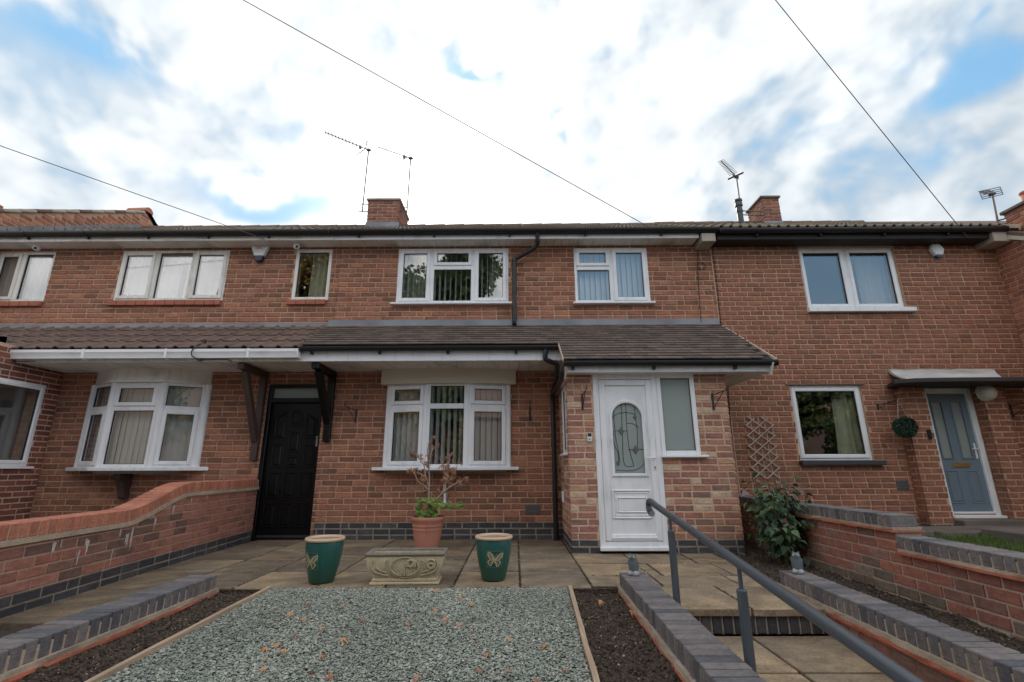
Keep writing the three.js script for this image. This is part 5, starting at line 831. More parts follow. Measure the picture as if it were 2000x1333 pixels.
{
  const T = thing('stone_trough', 'weathered stone trough with scrolled relief between the two green pots', 'planter', [-.95, 0, 2.5]), turn = new THREE.Matrix4().makeRotationY(.035).setPosition(-.955, 0, 2.57);
  const P = (n, g, m, k = T) => part(n, (Array.isArray(g) ? g : [g]).map((q) => tf(clean(q), turn)), m, k);
  // body: a rounded, tapering box without a lid
  const body = (a0, a1, d0, d1, y0, y1, n) => { const pos = [], idx = [], uv = [], K = 48, per = (s, w, d) => { const q = s * 4, k = floor(q) % 4, f = q - floor(q), r = [[-1, 1], [1, 1], [1, -1], [-1, -1]], A = r[k], B = r[(k + 1) % 4]; return [lerp(A[0], B[0], f) * w, lerp(A[1], B[1], f) * d]; }; for (let j = 0; j <= n; j++) { const t = j / n, bulge = sin(t * PI * .9) * .02, y = lerp(y0, y1, t); for (let i = 0; i <= K; i++) { const [x, z] = per(i / K, lerp(a0, a1, t) + bulge, lerp(d0, d1, t) + bulge * .7); pos.push(x, y, z); uv.push(x + z, y); } } for (let j = 0; j < n; j++) for (let i = 0; i < K; i++) { const a = j * (K + 1) + i; idx.push(a, a + 1, a + K + 2, a, a + K + 2, a + K + 1); } const g = new THREE.BufferGeometry(); g.setAttribute('position', new THREE.Float32BufferAttribute(pos, 3)); g.setAttribute('uv', new THREE.Float32BufferAttribute(uv, 2)); g.setIndex(idx); const q = g.toNonIndexed(); q.computeVertexNormals(); return q; };
  P('trough_body', [body(.265, .325, .10, .125, .045, .235, 10), body(.25, .30, .085, .105, .18, .24, 2), cb(-.26, .26, .17, .18, -.09, .09, 0)], M.trough);
  P('foot', [cb(-.295, .295, 0, .022, -.125, .125, .006), cb(-.28, .28, .022, .05, -.112, .112, .008)], M.trough);
  P('rim', [cb(-.345, .345, .228, .256, .108, .147, .01), cb(-.345, .345, .228, .256, -.147, -.108, .01), cb(-.345, -.305, .2285, .2555, -.11, .11, .01), cb(.305, .345, .2285, .2555, -.11, .11, .01)], M.troughRim);
  P('soil', cb(-.3, .3, .185, .20, -.1, .1, 0), M.soil);
  const zf = (y) => .108 + (y - .045) / .19 * .028 + .014 * sin((y - .045) / .19 * PI * .9), rel = [], curve = (pts, r) => rel.push(tube(pts.map(([x, y]) => [x, y, zf(y) + .004]), r, 6, 24));
  for (const s of [-1, 1]) {
    const sp = (cx, cy, r0, turns, a0, dir) => { const o = []; for (let i = 0; i <= 22; i++) { const t = i / 22, a = a0 + dir * t * turns * 2 * PI, r = r0 * (1 - .8 * t); o.push([cx + r * cos(a) * s, cy + r * sin(a)]); } return o; };
    curve(sp(.052, .165, .042, 1.2, -.5, 1), .009); curve(sp(.225, .16, .045, 1.3, 2.4, -1), .009); curve([[.02 * s, .07], [.08 * s, .09], [.12 * s, .13], [.105 * s, .185]], .008); curve([[.135 * s, .075], [.19 * s, .085], [.255 * s, .11], [.285 * s, .16], [.27 * s, .2]], .008); curve([[.15 * s, .1], [.2 * s, .115], [.24 * s, .14]], .007); curve([[.14 * s, .2], [.16 * s, .19], [.17 * s, .15], [.2 * s, .1]], .006);
    for (let i = 1; i < 4; i++) rel.push(ball(.018 * i * s, .098 - i * .004, zf(.09) + .002, .012, 8, 6, .7, 2.6 - i * .35, .6).rotateZ(0));
  }
  rel.push(ball(0, .105, zf(.1) + .003, .013, 8, 6, .7, 3.2, .6)); const ell = []; for (let i = 0; i <= 40; i++) { const a = i / 40 * 2 * PI; ell.push([.125 * cos(a), .138 + .083 * sin(a)]); } curve(ell, .005);
  P('relief_ornament', rel, M.trough);
}
const leafShape = (L, W, fold = .25, curl = .3) => { const pos = [], n = 5, prof = [0, .75, 1, .7, .3, 0], mid = [], lf = [], rt = []; for (let i = 0; i <= n; i++) { const t = i / n, y = -curl * L * t * t; mid.push([0, y, L * t]); lf.push([-W * prof[i], y + fold * W * prof[i], L * t]); rt.push([W * prof[i], y + fold * W * prof[i], L * t]); } const q = (a, b, c) => pos.push(...a, ...b, ...c); for (let i = 0; i < n; i++) { q(mid[i], mid[i + 1], lf[i]); q(lf[i], mid[i + 1], lf[i + 1]); q(mid[i], rt[i], mid[i + 1]); q(rt[i], rt[i + 1], mid[i + 1]); } const g = new THREE.BufferGeometry(); g.setAttribute('position', new THREE.Float32BufferAttribute(pos, 3)); g.computeVertexNormals(); return clean(g); };
const palmate = (L, lobes = 5, curl = .25) => { const pos = []; for (let k = 0; k < lobes; k++) { const a = (k / (lobes - 1) - .5) * 2.6, l = L * (1 - .35 * abs(a) / 1.3), w = L * .12, p = (t, s) => { const x = sin(a) * l * t + cos(a) * s, z = cos(a) * l * t - sin(a) * s; return [x, -curl * L * t * t, z]; }; pos.push(...p(0, 0), ...p(.5, -w), ...p(.5, w), ...p(.5, -w), ...p(1, 0), ...p(.5, w)); } const g = new THREE.BufferGeometry(); g.setAttribute('position', new THREE.Float32BufferAttribute(pos, 3)); g.computeVertexNormals(); return clean(g); };
{
  const x = -1.085, z = .86, T = thing('terracotta_pot', 'large ribbed terracotta coloured pot holding a half bare shrub below the bow window', 'plant pot', [x, 0, z]);
  part('pot_body', lathe([[0, 0], [.135, 0], [.142, .01], [.165, .14], [.178, .225], [.183, .228], [.184, .24], [.179, .244], [.184, .268], [.189, .271], [.19, .283], [.186, .287], [.19, .312], [.196, .316], [.2, .34], [.208, .345], [.208, .372], [.2, .38], [.186, .378], [.18, .33], [.178, .3], [0, .3]], 48, x, .003, z), M.terracotta, T);
  part('soil', new THREE.CylinderGeometry(.178, .178, .02, 30).translate(x, .325, z), M.soil, T);
  const A = thing('acer_shrub', 'half bare acer with brown dead leaves above and fresh green leaves at its foot', 'shrub', [x, .33, z]), G = (q) => [x + q[0], .33 + q[1], z + q[2]];
  const stems = [], tips = [], B = (pts, r0, r1) => { const p = pts.map(G); stems.push(...taperTube(p, p.map((_, i) => lerp(r0, r1, i / (p.length - 1))), 6)); };
  B([[0, 0, 0], [.005, .2, .01], [-.005, .36, 0], [.0, .42, 0]], .014, .010);
  const br = [[[0, .40, 0], [-.05, .52, .02], [-.07, .66, .03], [-.16, .78, .04], [-.2, .82, .03]], [[0, .42, 0], [-.01, .56, -.02], [-.03, .70, -.02], [-.045, .86, 0], [-.02, .95, .01]], [[-.005, .36, 0], [-.06, .42, .05], [-.13, .47, .08], [-.17, .56, .1], [-.21, .6, .1]], [[0, .2, .01], [.1, .26, .02], [.17, .33, .02], [.2, .44, .03], [.23, .52, .02], [.24, .68, .03], [.25, .78, .02]], [[.2, .44, .03], [.28, .50, .02], [.33, .60, .03], [.36, .70, .02]], [[.17, .33, .02], [.26, .40, .03], [.33, .44, .02], [.4, .46, .03]], [[-.05, .52, .02], [-.12, .56, 0], [-.2, .58, -.02], [-.26, .6, 0]], [[-.045, .7, 0], [.0, .76, .02], [.02, .84, .03], [.04, .88, .02]], [[0, .16, 0], [.12, .2, .03], [.2, .2, .06], [.3, .215, .08]], [[.23, .52, .02], [.18, .6, .05], [.16, .7, .06]], [[-.02, .36, 0], [-.1, .34, -.04], [-.2, .36, -.06], [-.24, .4, -.06]]];
  for (const b of br) { B(b, .012, .004); for (let k = 1; k < b.length; k++) for (let j = 0; j < 2; j++) { const a = b[k], e = [a[0] + rr(-.07, .07), a[1] + rr(.0, .08), a[2] + rr(-.05, .05)]; B([a, e], .0038, .002); tips.push(e); } tips.push(b[b.length - 1]); }
  part('branch', stems, M.bark, A);
  const dead = [.36, .3].map((c, i) => palmate(.055 + i * .012, 5, .9)), live = [0, 1].map((i) => palmate(.06 + i * .014, 7, .35)), dm = [leafMat('dead leaf', [.27, .10, .05], .2), leafMat('dead leaf pale', [.35, .16, .085], .2)], lm = [leafMat('acer leaf', [.15, .32, .03], .45), leafMat('acer leaf yellow', [.30, .40, .05], .45), leafMat('acer leaf deep', [.07, .19, .025], .45)];
  for (const e of tips) if (R() < .85 && e[1] > .36) for (let k = 0; k < (R() < .3 ? 3 : 1); k++) piece(A, 'dead_leaf', dead[floor(R() * 2)], dm[floor(R() * 2)], new THREE.Matrix4().compose(V(...G([e[0] + rr(-.015, .015), e[1] + rr(-.03, 0), e[2]])), qn.setFromEuler(new THREE.Euler(rr(.6, 1.8), rr(0, 6.3), rr(-.5, .5))), V(1, 1, 1).multiplyScalar(rr(.7, 1.2))));
  for (let k = 0; k < 26; k++) { const e = [.22 + rr(-.05, .09), .56 + rr(-.1, .08), rr(-.02, .06)]; piece(A, 'dead_leaf', dead[k % 2], dm[k % 2], new THREE.Matrix4().compose(V(...G(e)), qn.setFromEuler(new THREE.Euler(rr(.6, 1.8), rr(0, 6.3), rr(-.5, .5))), V(1, 1, 1))); }
  for (let k = 0; k < 125; k++) { const w = R() < .26, e = w ? [rr(.1, .42), .185 + rr(-.02, .035), rr(.0, .12)] : [rr(-.14, .12), rr(.06, .27) * 1, rr(-.1, .14)]; piece(A, 'leaf', live[k % 2], lm[floor(R() ** 1.3 * 3)], new THREE.Matrix4().compose(V(...G(e)), qn.setFromEuler(new THREE.Euler(rr(-.2, .9), rr(0, 6.3), rr(-.4, .4))), V(1, 1, 1).multiplyScalar(rr(.7, 1.15)))); }
}
// ---------------------------------------------------------------- bush in the corner bed
{
  const c = V(2.83, 0, 1.75), B = thing('rose_bush', 'leafy dark green bush in the corner bed beside the porch', 'bush', [c.x, -.02, c.z]), stems = [], LS = [.075, .06, .09].map((l) => leafShape(l, l * .33, .3, .35));
  const lm = [leafMat('bush leaf', [.055, .12, .048], .3), leafMat('bush leaf dark', [.034, .08, .036], .3), leafMat('bush leaf bright', [.10, .19, .06], .35), leafMat('bush leaf red', [.17, .075, .05], .3), leafMat('bush leaf mauve', [.20, .15, .165], .3)];
  for (let k = 0; k < 34; k++) {
    const a = rr(0, 2 * PI), r = rr(.02, .09), sp = k % 3 ? rr(.05, .30) : rr(.22, .40), top = V(c.x + cos(a) * sp, rr(.42, .98) - sp * .35, c.z + sin(a) * sp * .9), base = V(c.x + cos(a) * r, -.02, c.z + sin(a) * r), mid = base.clone().lerp(top, .5).add(V(rr(-.05, .05), .1, rr(-.05, .05)));
    stems.push(tube([base, mid, top], .0055, 5, 10));
    const cv = new THREE.CatmullRomCurve3([base, mid, top]);
    for (let j = 0; j < 30; j++) { const t = .2 + .82 * (j / 30), p = cv.getPoint(min(t, 1)).add(V(rr(-.11, .11), rr(-.07, .07), rr(-.11, .11))), red = p.y > .55 && p.x > c.x ? .42 : p.y > .7 ? .2 : .05; if (p.y < .05) continue; const m = R() < red * .7 ? lm[R() < .35 ? 3 : 4] : lm[floor(R() ** 1.1 * 3)]; const out = atan2(p.x - c.x, p.z - c.z); piece(B, 'leaf', LS[floor(R() * 3)], m, new THREE.Matrix4().compose(p, qn.setFromEuler(new THREE.Euler(rr(-.35, .9), out + rr(-1.3, 1.3), rr(-.7, .7), 'YXZ')), V(1, 1, 1).multiplyScalar(rr(.7, 1.2)))); }
  }
  part('stem', stems, M.bushStem, B);
}
// ---------------------------------------------------------------- owl ornaments
function blob(prims, size, ctr, res, k = .012) {              // smooth union of tapered capsules, meshed
  const mc = new MarchingCubes(res, new THREE.MeshStandardMaterial(), false, false, 300000); mc.isolation = 0; const f = mc.field, h = res / 2; let i = 0;
  for (let z = 0; z < res; z++) for (let y = 0; y < res; y++) for (let x = 0; x < res; x++, i++) { const p = V((x - h) / h * size + ctr.x, (y - h) / h * size + ctr.y, (z - h) / h * size + ctr.z); let s = 0; for (const [a, b, r0, r1] of prims) { const d = b.clone().sub(a), t = clamp(p.clone().sub(a).dot(d) / max(d.lengthSq(), 1e-9)), q = a.clone().addScaledVector(d, t).distanceTo(p) - lerp(r0, r1, t); s += exp(-q / k); } f[i] = k * Math.log(max(s, 1e-30)); }
  mc.update(); const n = mc.count ?? mc.geometry.drawRange.count, g = new THREE.BufferGeometry(), P = new Float32Array(mc.positionArray.subarray(0, n * 3)), Nn = new Float32Array(mc.normalArray.subarray(0, n * 3)); for (let j = 0; j < n; j++) { P[j * 3] = P[j * 3] * size + ctr.x; P[j * 3 + 1] = P[j * 3 + 1] * size + ctr.y; P[j * 3 + 2] = P[j * 3 + 2] * size + ctr.z; }
  g.setAttribute('position', new THREE.BufferAttribute(P, 3)); g.setAttribute('normal', new THREE.BufferAttribute(Nn, 3)); return clean(g);
}
{
  mat('owlGrey', [.13, .155, .17].map((x) => x / .8), .75, { map: tGrit }); mat('owlPale', [.42, .43, .45].map((x) => x / .8), .7, { map: tGrit }); mat('owlDark', [.03, .035, .04], .6); mat('owlRed', [.3, .08, .06], .6);
  const body = blob([[V(0, .045, 0), V(0, .085, 0), .036, .034], [V(0, .085, 0), V(0, .128, .006), .032, .026], [V(0, .128, .01), V(0, .132, .016), .024, .02], [V(-.017, .142, .006), V(-.022, .166, .004), .009, .003], [V(.017, .142, .006), V(.022, .166, .004), .009, .003], [V(-.028, .10, -.002), V(-.03, .05, -.008), .014, .009], [V(.028, .10, -.002), V(.03, .05, -.008), .014, .009], [V(0, .05, -.02), V(0, .015, -.04), .018, .012]], .1, V(0, .09, 0), 48, .006);
  const feet = blob([[V(-.022, .018, .022), V(-.026, .014, .03), .019, .014], [V(.022, .018, .022), V(.026, .014, .03), .019, .014], [V(0, .014, .0), V(0, .02, .0), .03, .03], [V(-.03, .012, -.01), V(.03, .012, -.01), .014, .014]], .07, V(0, .02, .005), 36, .006);
  const owl = (label, x, y, z, turn) => {
    const t = thing('owl_ornament', label, 'ornament', [x, y, z], 'owl ornaments on the brick edgings'); t.rotation.y = turn; const add = (n, g, m) => { const o = new THREE.Mesh(g, m); o.name = n; o.castShadow = o.receiveShadow = true; t.add(o); };
    add('body', body, M.owlGrey); add('feet', feet, M.owlPale);
    for (const s of [-1, 1]) { add('eye', merge([ball(.012 * s, .137, .027, .0125, 12, 8, 1, 1.1, .55)]), M.owlPale); add('pupil', ball(.012 * s, .137, .0335, .0048, 8, 6), M.owlDark); }
    add('beak', rod([0, .134, .032], [0, .122, .042], .0055, .001, 7), M.owlDark); 
  };
  owl('small grey owl ornament on the far end of the handrail edging', .97, .107, 2.86, -.5); owl('small grey owl ornament on the far end of the raised edging before the bush', 2.31, .12, 2.87, -.55);
}
// ---------------------------------------------------------------- things fixed to the fronts
{
  const prn = (() => { const c = document.createElement('canvas'); c.width = 128; c.height = 128; const g = c.getContext('2d'); g.fillStyle = '#dcdcda'; g.fillRect(0, 0, 128, 128); g.fillStyle = '#b0303c'; const r = rng(3); for (const [y, h, x0, x1] of [[14, 12, 34, 96], [32, 14, 26, 102]]) for (let x = x0; x < x1; x += 7) g.fillRect(x, y + r() * 2, 5, h - r() * 3); g.fillStyle = '#c8848a'; for (let x = 18; x < 112; x += 6) g.fillRect(x, 54, 4, 6); const t = new THREE.CanvasTexture(c); t.colorSpace = THREE.SRGBColorSpace; return t; })();
  const A = thing('alarm_box', 'white and dark blue alarm box with red print below the left eaves', 'alarm box', [-4.14, 4.2, .05]);
  const top = [[-4.285, 4.475], [-4.0, 4.475], [-4.015, 4.42], [-4.065, 4.30], [-4.215, 4.30], [-4.27, 4.42]], low = [[-4.215, 4.298], [-4.065, 4.298], [-4.085, 4.22], [-4.11, 4.20], [-4.17, 4.20], [-4.195, 4.22]];
  mat('navy', [.012, .014, .06], .35); part('cover', prism(top, .05, .012).translate(0, 0, .012), M.upvc, A); part('lens', prism(low, .05, .012).translate(0, 0, .012), M.navy, A);
  const lm = new THREE.MeshStandardMaterial({ map: prn, roughness: .5 }); lm.name = 'alarm print'; part('printed_label', (() => { const g = new THREE.PlaneGeometry(.17, .12); g.translate(-4.14, 4.405, .0765); return g; })(), lm, A);
  const B = thing('alarm_box', 'plain white hexagonal alarm box with blue lens on the right house', 'alarm box', [6.83, 4.2, .05]);
  part('cover', prism([[6.76, 4.44], [6.87, 4.44], [6.93, 4.35], [6.895, 4.245], [6.775, 4.245], [6.72, 4.35]], .05, .014).translate(0, 0, .012), M.upvc, B); mat('lensBlue', [.02, .10, .25], .2); part('lens', prism([[6.79, 4.243], [6.88, 4.243], [6.86, 4.21], [6.80, 4.21]], .04, .008).translate(0, 0, .012), M.lensBlue, B);
  const cam = (label, x, y, z) => { const C = thing('security_camera', label, 'security camera', [x, y, z], 'dome cameras under the left eaves'); const add = (n, g, m) => { const o = new THREE.Mesh(g, m); o.name = n; o.castShadow = true; C.add(o); }; add('mount', merge([new THREE.CylinderGeometry(.05, .05, .03, 18).translate(0, .02, 0)]), M.upvc); add('dome', new THREE.SphereGeometry(.052, 18, 12), M.upvc); add('lens', merge([rod([.02, -.022, .035], [.026, -.03, .052], .02, .018, 12)]), M.gasket); };
  cam('small white dome camera above the single-pane upper window', -3.52, 4.44, .11); cam('small white dome camera above the leftmost upper window', -7.75, 4.44, .11);
  // iron brackets for hanging baskets
  const iron = (label, x, y, z, dir, h = .2, reach = .24) => { const C = thing('basket_bracket', label, 'bracket', [x, y, z]); const b = V(x, y, z), d = V(...dir).normalize(), P = (t, v) => { const q = b.clone().addScaledVector(d, t); q.y += v; return q; }; part('back_plate', cb(x - .012, x + .012, y - h, y, z - .004, z + .006, .002), M.blackSoft, C); part('arm', [tube([P(.004, -.03), P(reach * .5, -.005), P(reach, .02), P(reach + .03, .05), P(reach + .01, .07)], .006, 6, 24), rod(P(.004, -h + .02), P(reach * .8, .008), .005, .005, 6)], M.blackSoft, C); };
  iron('black iron basket bracket between the passage door and the bow window', -2.37, 1.82, .004, [-.38, 0, .92]); iron('black iron basket bracket between the bow window and the drainpipe', .225, 1.84, .004, [-.03, 0, 1], .21, .2);
  iron('black iron basket bracket left of the white front door', .845, 1.86, 1.174, [.1, 0, 1], .2, .22); iron('black iron basket bracket on the porch right of the side pane', 2.475, 1.86, 1.174, [.55, 0, .8], .21, .2); iron('black iron basket bracket at the right end beyond the grey door', 7.36, 1.86, .004, [.6, 0, .8], .2, .3);
  const D = thing('doorbell', 'white video doorbell left of the white front door', 'doorbell', [.912, 1.27, 1.18]); part('case', cb(.885, .94, 1.27, 1.375, 1.174, 1.2, .006), M.upvc, D); part('lens_panel', cb(.889, .936, 1.33, 1.371, 1.2, 1.203, .002), M.gasket, D); part('button', rod([.912, 1.30, 1.2], [.912, 1.30, 1.204], .013, .013, 16), M.steel, D);
  const D2 = thing('doorbell', 'black video doorbell on the brick pier left of the grey door', 'doorbell', [5.93, 1.36, .17]); part('case', cb(5.905, 5.955, 1.345, 1.475, .163, .19, .008), M.black, D2); part('button', rod([5.93, 1.375, .19], [5.93, 1.375, .194], .013, .013, 16), M.gasket, D2);
  const Lm = thing('bulkhead_lamp', 'round white bulkhead lamp right of the grey door, unlit', 'lamp', [6.86, 1.9, .17]); mat('opal', [.66, .66, .60], .3); part('base', rod([6.875, 2.0, .155], [6.875, 2.0, .19], .125, .12, 30), M.upvcOld, Lm); part('globe', (() => { const g = new THREE.SphereGeometry(.112, 24, 16); g.scale(1, 1, .9); g.translate(6.875, 2.0, .205); return g; })(), M.opal, Lm);
  // topiary ball on its bracket
  const x = 5.52, y = 1.50, z = .28, T = thing('topiary_ball', 'green leafy artificial topiary ball hanging left of the grey door', 'hanging ornament', [x, y, z]); part('core', ball(x, y, z, .125, 18, 14), M.gasket, T); part('chain', [rod([x - .09, y + .09, z], [x - .01, y + .40, z - .02], .003, .003, 5), rod([x + .09, y + .09, z], [x - .01, y + .40, z - .02], .003, .003, 5), rod([x, y + .1, z - .09], [x - .01, y + .40, z - .02], .003, .003, 5)], M.greyWood, T);
  const lg = leafShape(.035, .013, .3, .25), lms = [leafMat('box leaf', [.02, .058, .03], .1), leafMat('box leaf light', [.035, .085, .045], .1)]; for (let i = 0; i < 900; i++) { const a = i * 2.39996, v = 1 - 2 * (i + .5) / 900, s = sqrt(1 - v * v), d = V(cos(a) * s, v, sin(a) * s); piece(T, 'leaf', lg, lms[i % 2], new THREE.Matrix4().compose(V(x, y, z).addScaledVector(d, .122), qn.setFromUnitVectors(V(0, 0, 1), d.clone().add(V(rr(-.8, .8), rr(-.8, .8), rr(-.8, .8))).normalize()), V(1, 1, 1))); }
  iron('black iron bracket from which the topiary ball hangs', 5.40, 1.87, .004, [.45, 0, .9], .09, .24);
  // willow trellis
  const Tr = thing('trellis', 'grey wooden diamond trellis on the wall behind the bush', 'trellis', [3.6, .8, .03]), xl = 3.405, xr = 3.795, s0 = .152, yb = .80, yt = 1.66;
  for (const s of [-1, 1]) for (let k = -2; k < 8; k++) { let a = [xl - .012, yb + k * s0 - s * .009], b = [xr + .012, yb + (k + 2 * s) * s0 + s * .009]; const cutY = (p, q, y) => [lerp(p[0], q[0], (y - p[1]) / (q[1] - p[1])), y]; if (s > 0) { if (b[1] < yb + .05 || a[1] > yt) continue; if (a[1] < yb) a = cutY(a, b, yb); if (b[1] > yt) b = cutY(a, b, yt); } else { if (a[1] < yb + .05 || b[1] > yt) continue; if (b[1] < yb) b = cutY(a, b, yb); if (a[1] > yt + .03) a = cutY(a, b, yt + .03); } const A = V(a[0], a[1], 0), d = V(b[0], b[1], 0).sub(A), L = d.length(); if (L < .09) continue; d.normalize(); part('slat', tf(cb(0, L, -.0085, .0085, -.004, .004, .002), frame(V(A.x, A.y, s > 0 ? .031 : .022), d, V(-d.y, d.x, 0), V(0, 0, 1))), M.greyWood, Tr); }
}
// ---------------------------------------------------------------- aerials and wires
{
  const aer = (label, base, top, tip, o = {}) => {
    const A = thing('tv_aerial', label, 'aerial', base), t = V(...top), e = V(...tip), d = e.clone().sub(t), L = d.length(); d.normalize(); const side = (o.side ? V(...o.side) : V(0, 0, 1)), up = V(0, 0, 0).crossVectors(side, d).normalize();
    part('mast', rod(base, top, .016, .016, 8), M.alloy, A); part('boom', rod(t.clone().addScaledVector(d, -.07), e, .011, .011, 8), M.alloy, A);
    const el = []; const n = o.n ?? 11; for (let i = 0; i < n; i++) { const c = t.clone().addScaledVector(d, L * (.2 + .8 * i / (n - 1))), h = (o.h ?? .09) * (1.1 - .3 * i / n); el.push(rod(c.clone().addScaledVector(side, -h), c.clone().addScaledVector(side, h), .0065, .0065, 5)); if (o.x) el.push(rod(c.clone().addScaledVector(up, -h * .35), c.clone().addScaledVector(up, h * .35), .006, .006, 5)); }
    part('director', el, M.alloy, A);
    const rf = []; if (o.grid) { const gx = side, gy2 = o.gridUp ? V(...o.gridUp) : up, c = t.clone().addScaledVector(d, .03); for (let i = -2; i <= 2; i++) rf.push(rod(c.clone().addScaledVector(gx, -.17).addScaledVector(gy2, i * .035 + .01), c.clone().addScaledVector(gx, .17).addScaledVector(gy2, i * .035 + .01), .007, .007, 5)); for (const s of [-.17, 0, .17]) rf.push(rod(c.clone().addScaledVector(gx, s).addScaledVector(gy2, -.065), c.clone().addScaledVector(gx, s).addScaledVector(gy2, .085), .007, .007, 5)); }
    else for (const s of [-1, 1]) { const c = t.clone().addScaledVector(d, .09), q = c.clone().addScaledVector(d, -.02 + .10 * (s > 0 ? 0 : 0)).addScaledVector(up, s * (o.v ?? .2)).addScaledVector(d, .10); rf.push(rod(c, q, .010, .008, 6)); for (let k = 1; k < 4; k++) { const m = c.clone().lerp(q, k / 3); rf.push(rod(m.clone().addScaledVector(side, -.12), m.clone().addScaledVector(side, .12), .005, .005, 5)); } }
    part('reflector', rf, M.alloy, A); part('clamp', [ball(...top, .045, 8, 6, 1.3, .8, 1), rod(t.clone().addScaledVector(d, L * .19).add(V(0, -.05, 0)), t.clone().addScaledVector(d, L * .19).add(V(0, .01, 0)), .03, .03, 8)], M.alloy, A);
    if (o.arms) part('wall_arm', o.arms.map(([a, b]) => rod(a, b, .012, .012, 6)), M.alloy, A);
  };
  aer('long tv aerial with many short directors on the mast left of the chimney', [-3.40, 6.52, -2.4], [-3.378, 8.13, -2.4], [-4.46, 8.66, -2.45], { x: 1, v: .22, side: [.12, .0, 1], arms: [[[-3.48, 6.72, -2.4], [-3.26, 6.72, -2.42]], [[-3.49, 6.54, -2.4], [-3.26, 6.54, -2.42]]] });
  aer('thin tv aerial with a bare boom on the mast right of the chimney', [-2.42, 6.55, -2.5], [-2.386, 7.90, -2.4], [-3.19, 8.25, -2.45], { n: 4, h: .03, v: .13, side: [.1, 0, 1], arms: [[[-2.42, 6.6, -2.5], [-2.58, 6.6, -2.5]], [[-2.42, 6.68, -2.5], [-2.58, 6.68, -2.5]]] });
  aer('tv aerial with grid reflector above the dark flue pipe', [5.09, 6.35, -2.45], [5.08, 7.36, -2.42], [4.765, 7.775, -2.4], { n: 12, h: .085, grid: 1, side: [.86, .2, .45], arms: [[[5.09, 6.42, -2.45], [5.56, 6.42, -2.5]], [[5.09, 6.52, -2.45], [5.56, 6.52, -2.5]]] });
  aer('tv aerial with square grid reflector beside the chimney at the right edge', [7.93, 4.72, .04], [7.985, 5.36, .04], [8.19, 5.62, -.28], { n: 9, h: .08, grid: 1, side: [.97, .2, .1], gridUp: [-.1, 1, 0], arms: [[[7.93, 4.86, .04], [8.02, 4.86, .12]], [[7.93, 4.78, .04], [8.02, 4.78, .12]]] });
  const wire = (label, house, u, v, dist) => { const a = V(...house), b = camera.position.clone().addScaledVector(pxDir(u, v), dist), end = a.clone().add(b.clone().sub(a).multiplyScalar(3.2)); const W = soloMesh('telephone_wire', rod(a, end, .006, .006, 6), M.wire, label, 'wire', 'overhead telephone wires'); return W; };
  wire('overhead wire crossing the middle of the sky to the middle house eaves', [2.36, 4.52, .27], 475, 0, 8.5); wire('overhead wire running down from the top right to the right house eaves', [7.14, 4.45, .27], 1515, 0, 9); wire('faint overhead wire at the left running to the left house eaves', [-3.97, 4.49, .27], 0, 285, 9.5);
}
// ---------------------------------------------------------------- satellite cable on the left gutter
{
  const C = thing('cable_box', 'small black junction box and cable hanging over the left white gutter', 'cable', [-4.4, 2.4, .8]); part('box', cb(-4.42, -4.35, 2.66, 2.72, .66, .70, .006), M.blackSoft, C); part('cable', [tube([[-4.38, 2.66, .7], [-4.37, 2.60, .82], [-4.39, 2.52, .87], [-4.38, 2.45, .87], [-4.34, 2.41, .8]], .008, 6, 24), tube([[-4.34, 2.41, .76], [-4.1, 2.42, .752], [-3.95, 2.415, .75], [-3.9, 2.39, .74]], .005, 5, 16)], M.blackSoft, C); part('clip', cb(-4.37, -4.31, 2.395, 2.43, .742, .77, .004), M.alloy, C);
}
{
  const x = -7.25, y = 1.03, z = .72, Vs = thing('flower_vase', 'vase of blue flowers behind the far left window pane', 'vase', [x, y, z]); part('vase', lathe([[0, 0], [.06, 0], [.085, .06], [.07, .13], [.05, .16], [.06, .17]], 18, x, y, z), mat('vaseBlue', [.05, .12, .25], .3), Vs);
  const fl = mat('blue flower', [.10, .22, .42], .8), g = []; for (let i = 0; i < 26; i++) { const a = i * 2.4, q = sqrt(i / 26) * .13; g.push(ball(x + cos(a) * q, y + .24 - q * .5 + rr(-.02, .02), z + sin(a) * q, .03, 7, 5)); } const o = part('bouquet', g, fl, Vs); o.userData.kind = 'stuff';
}
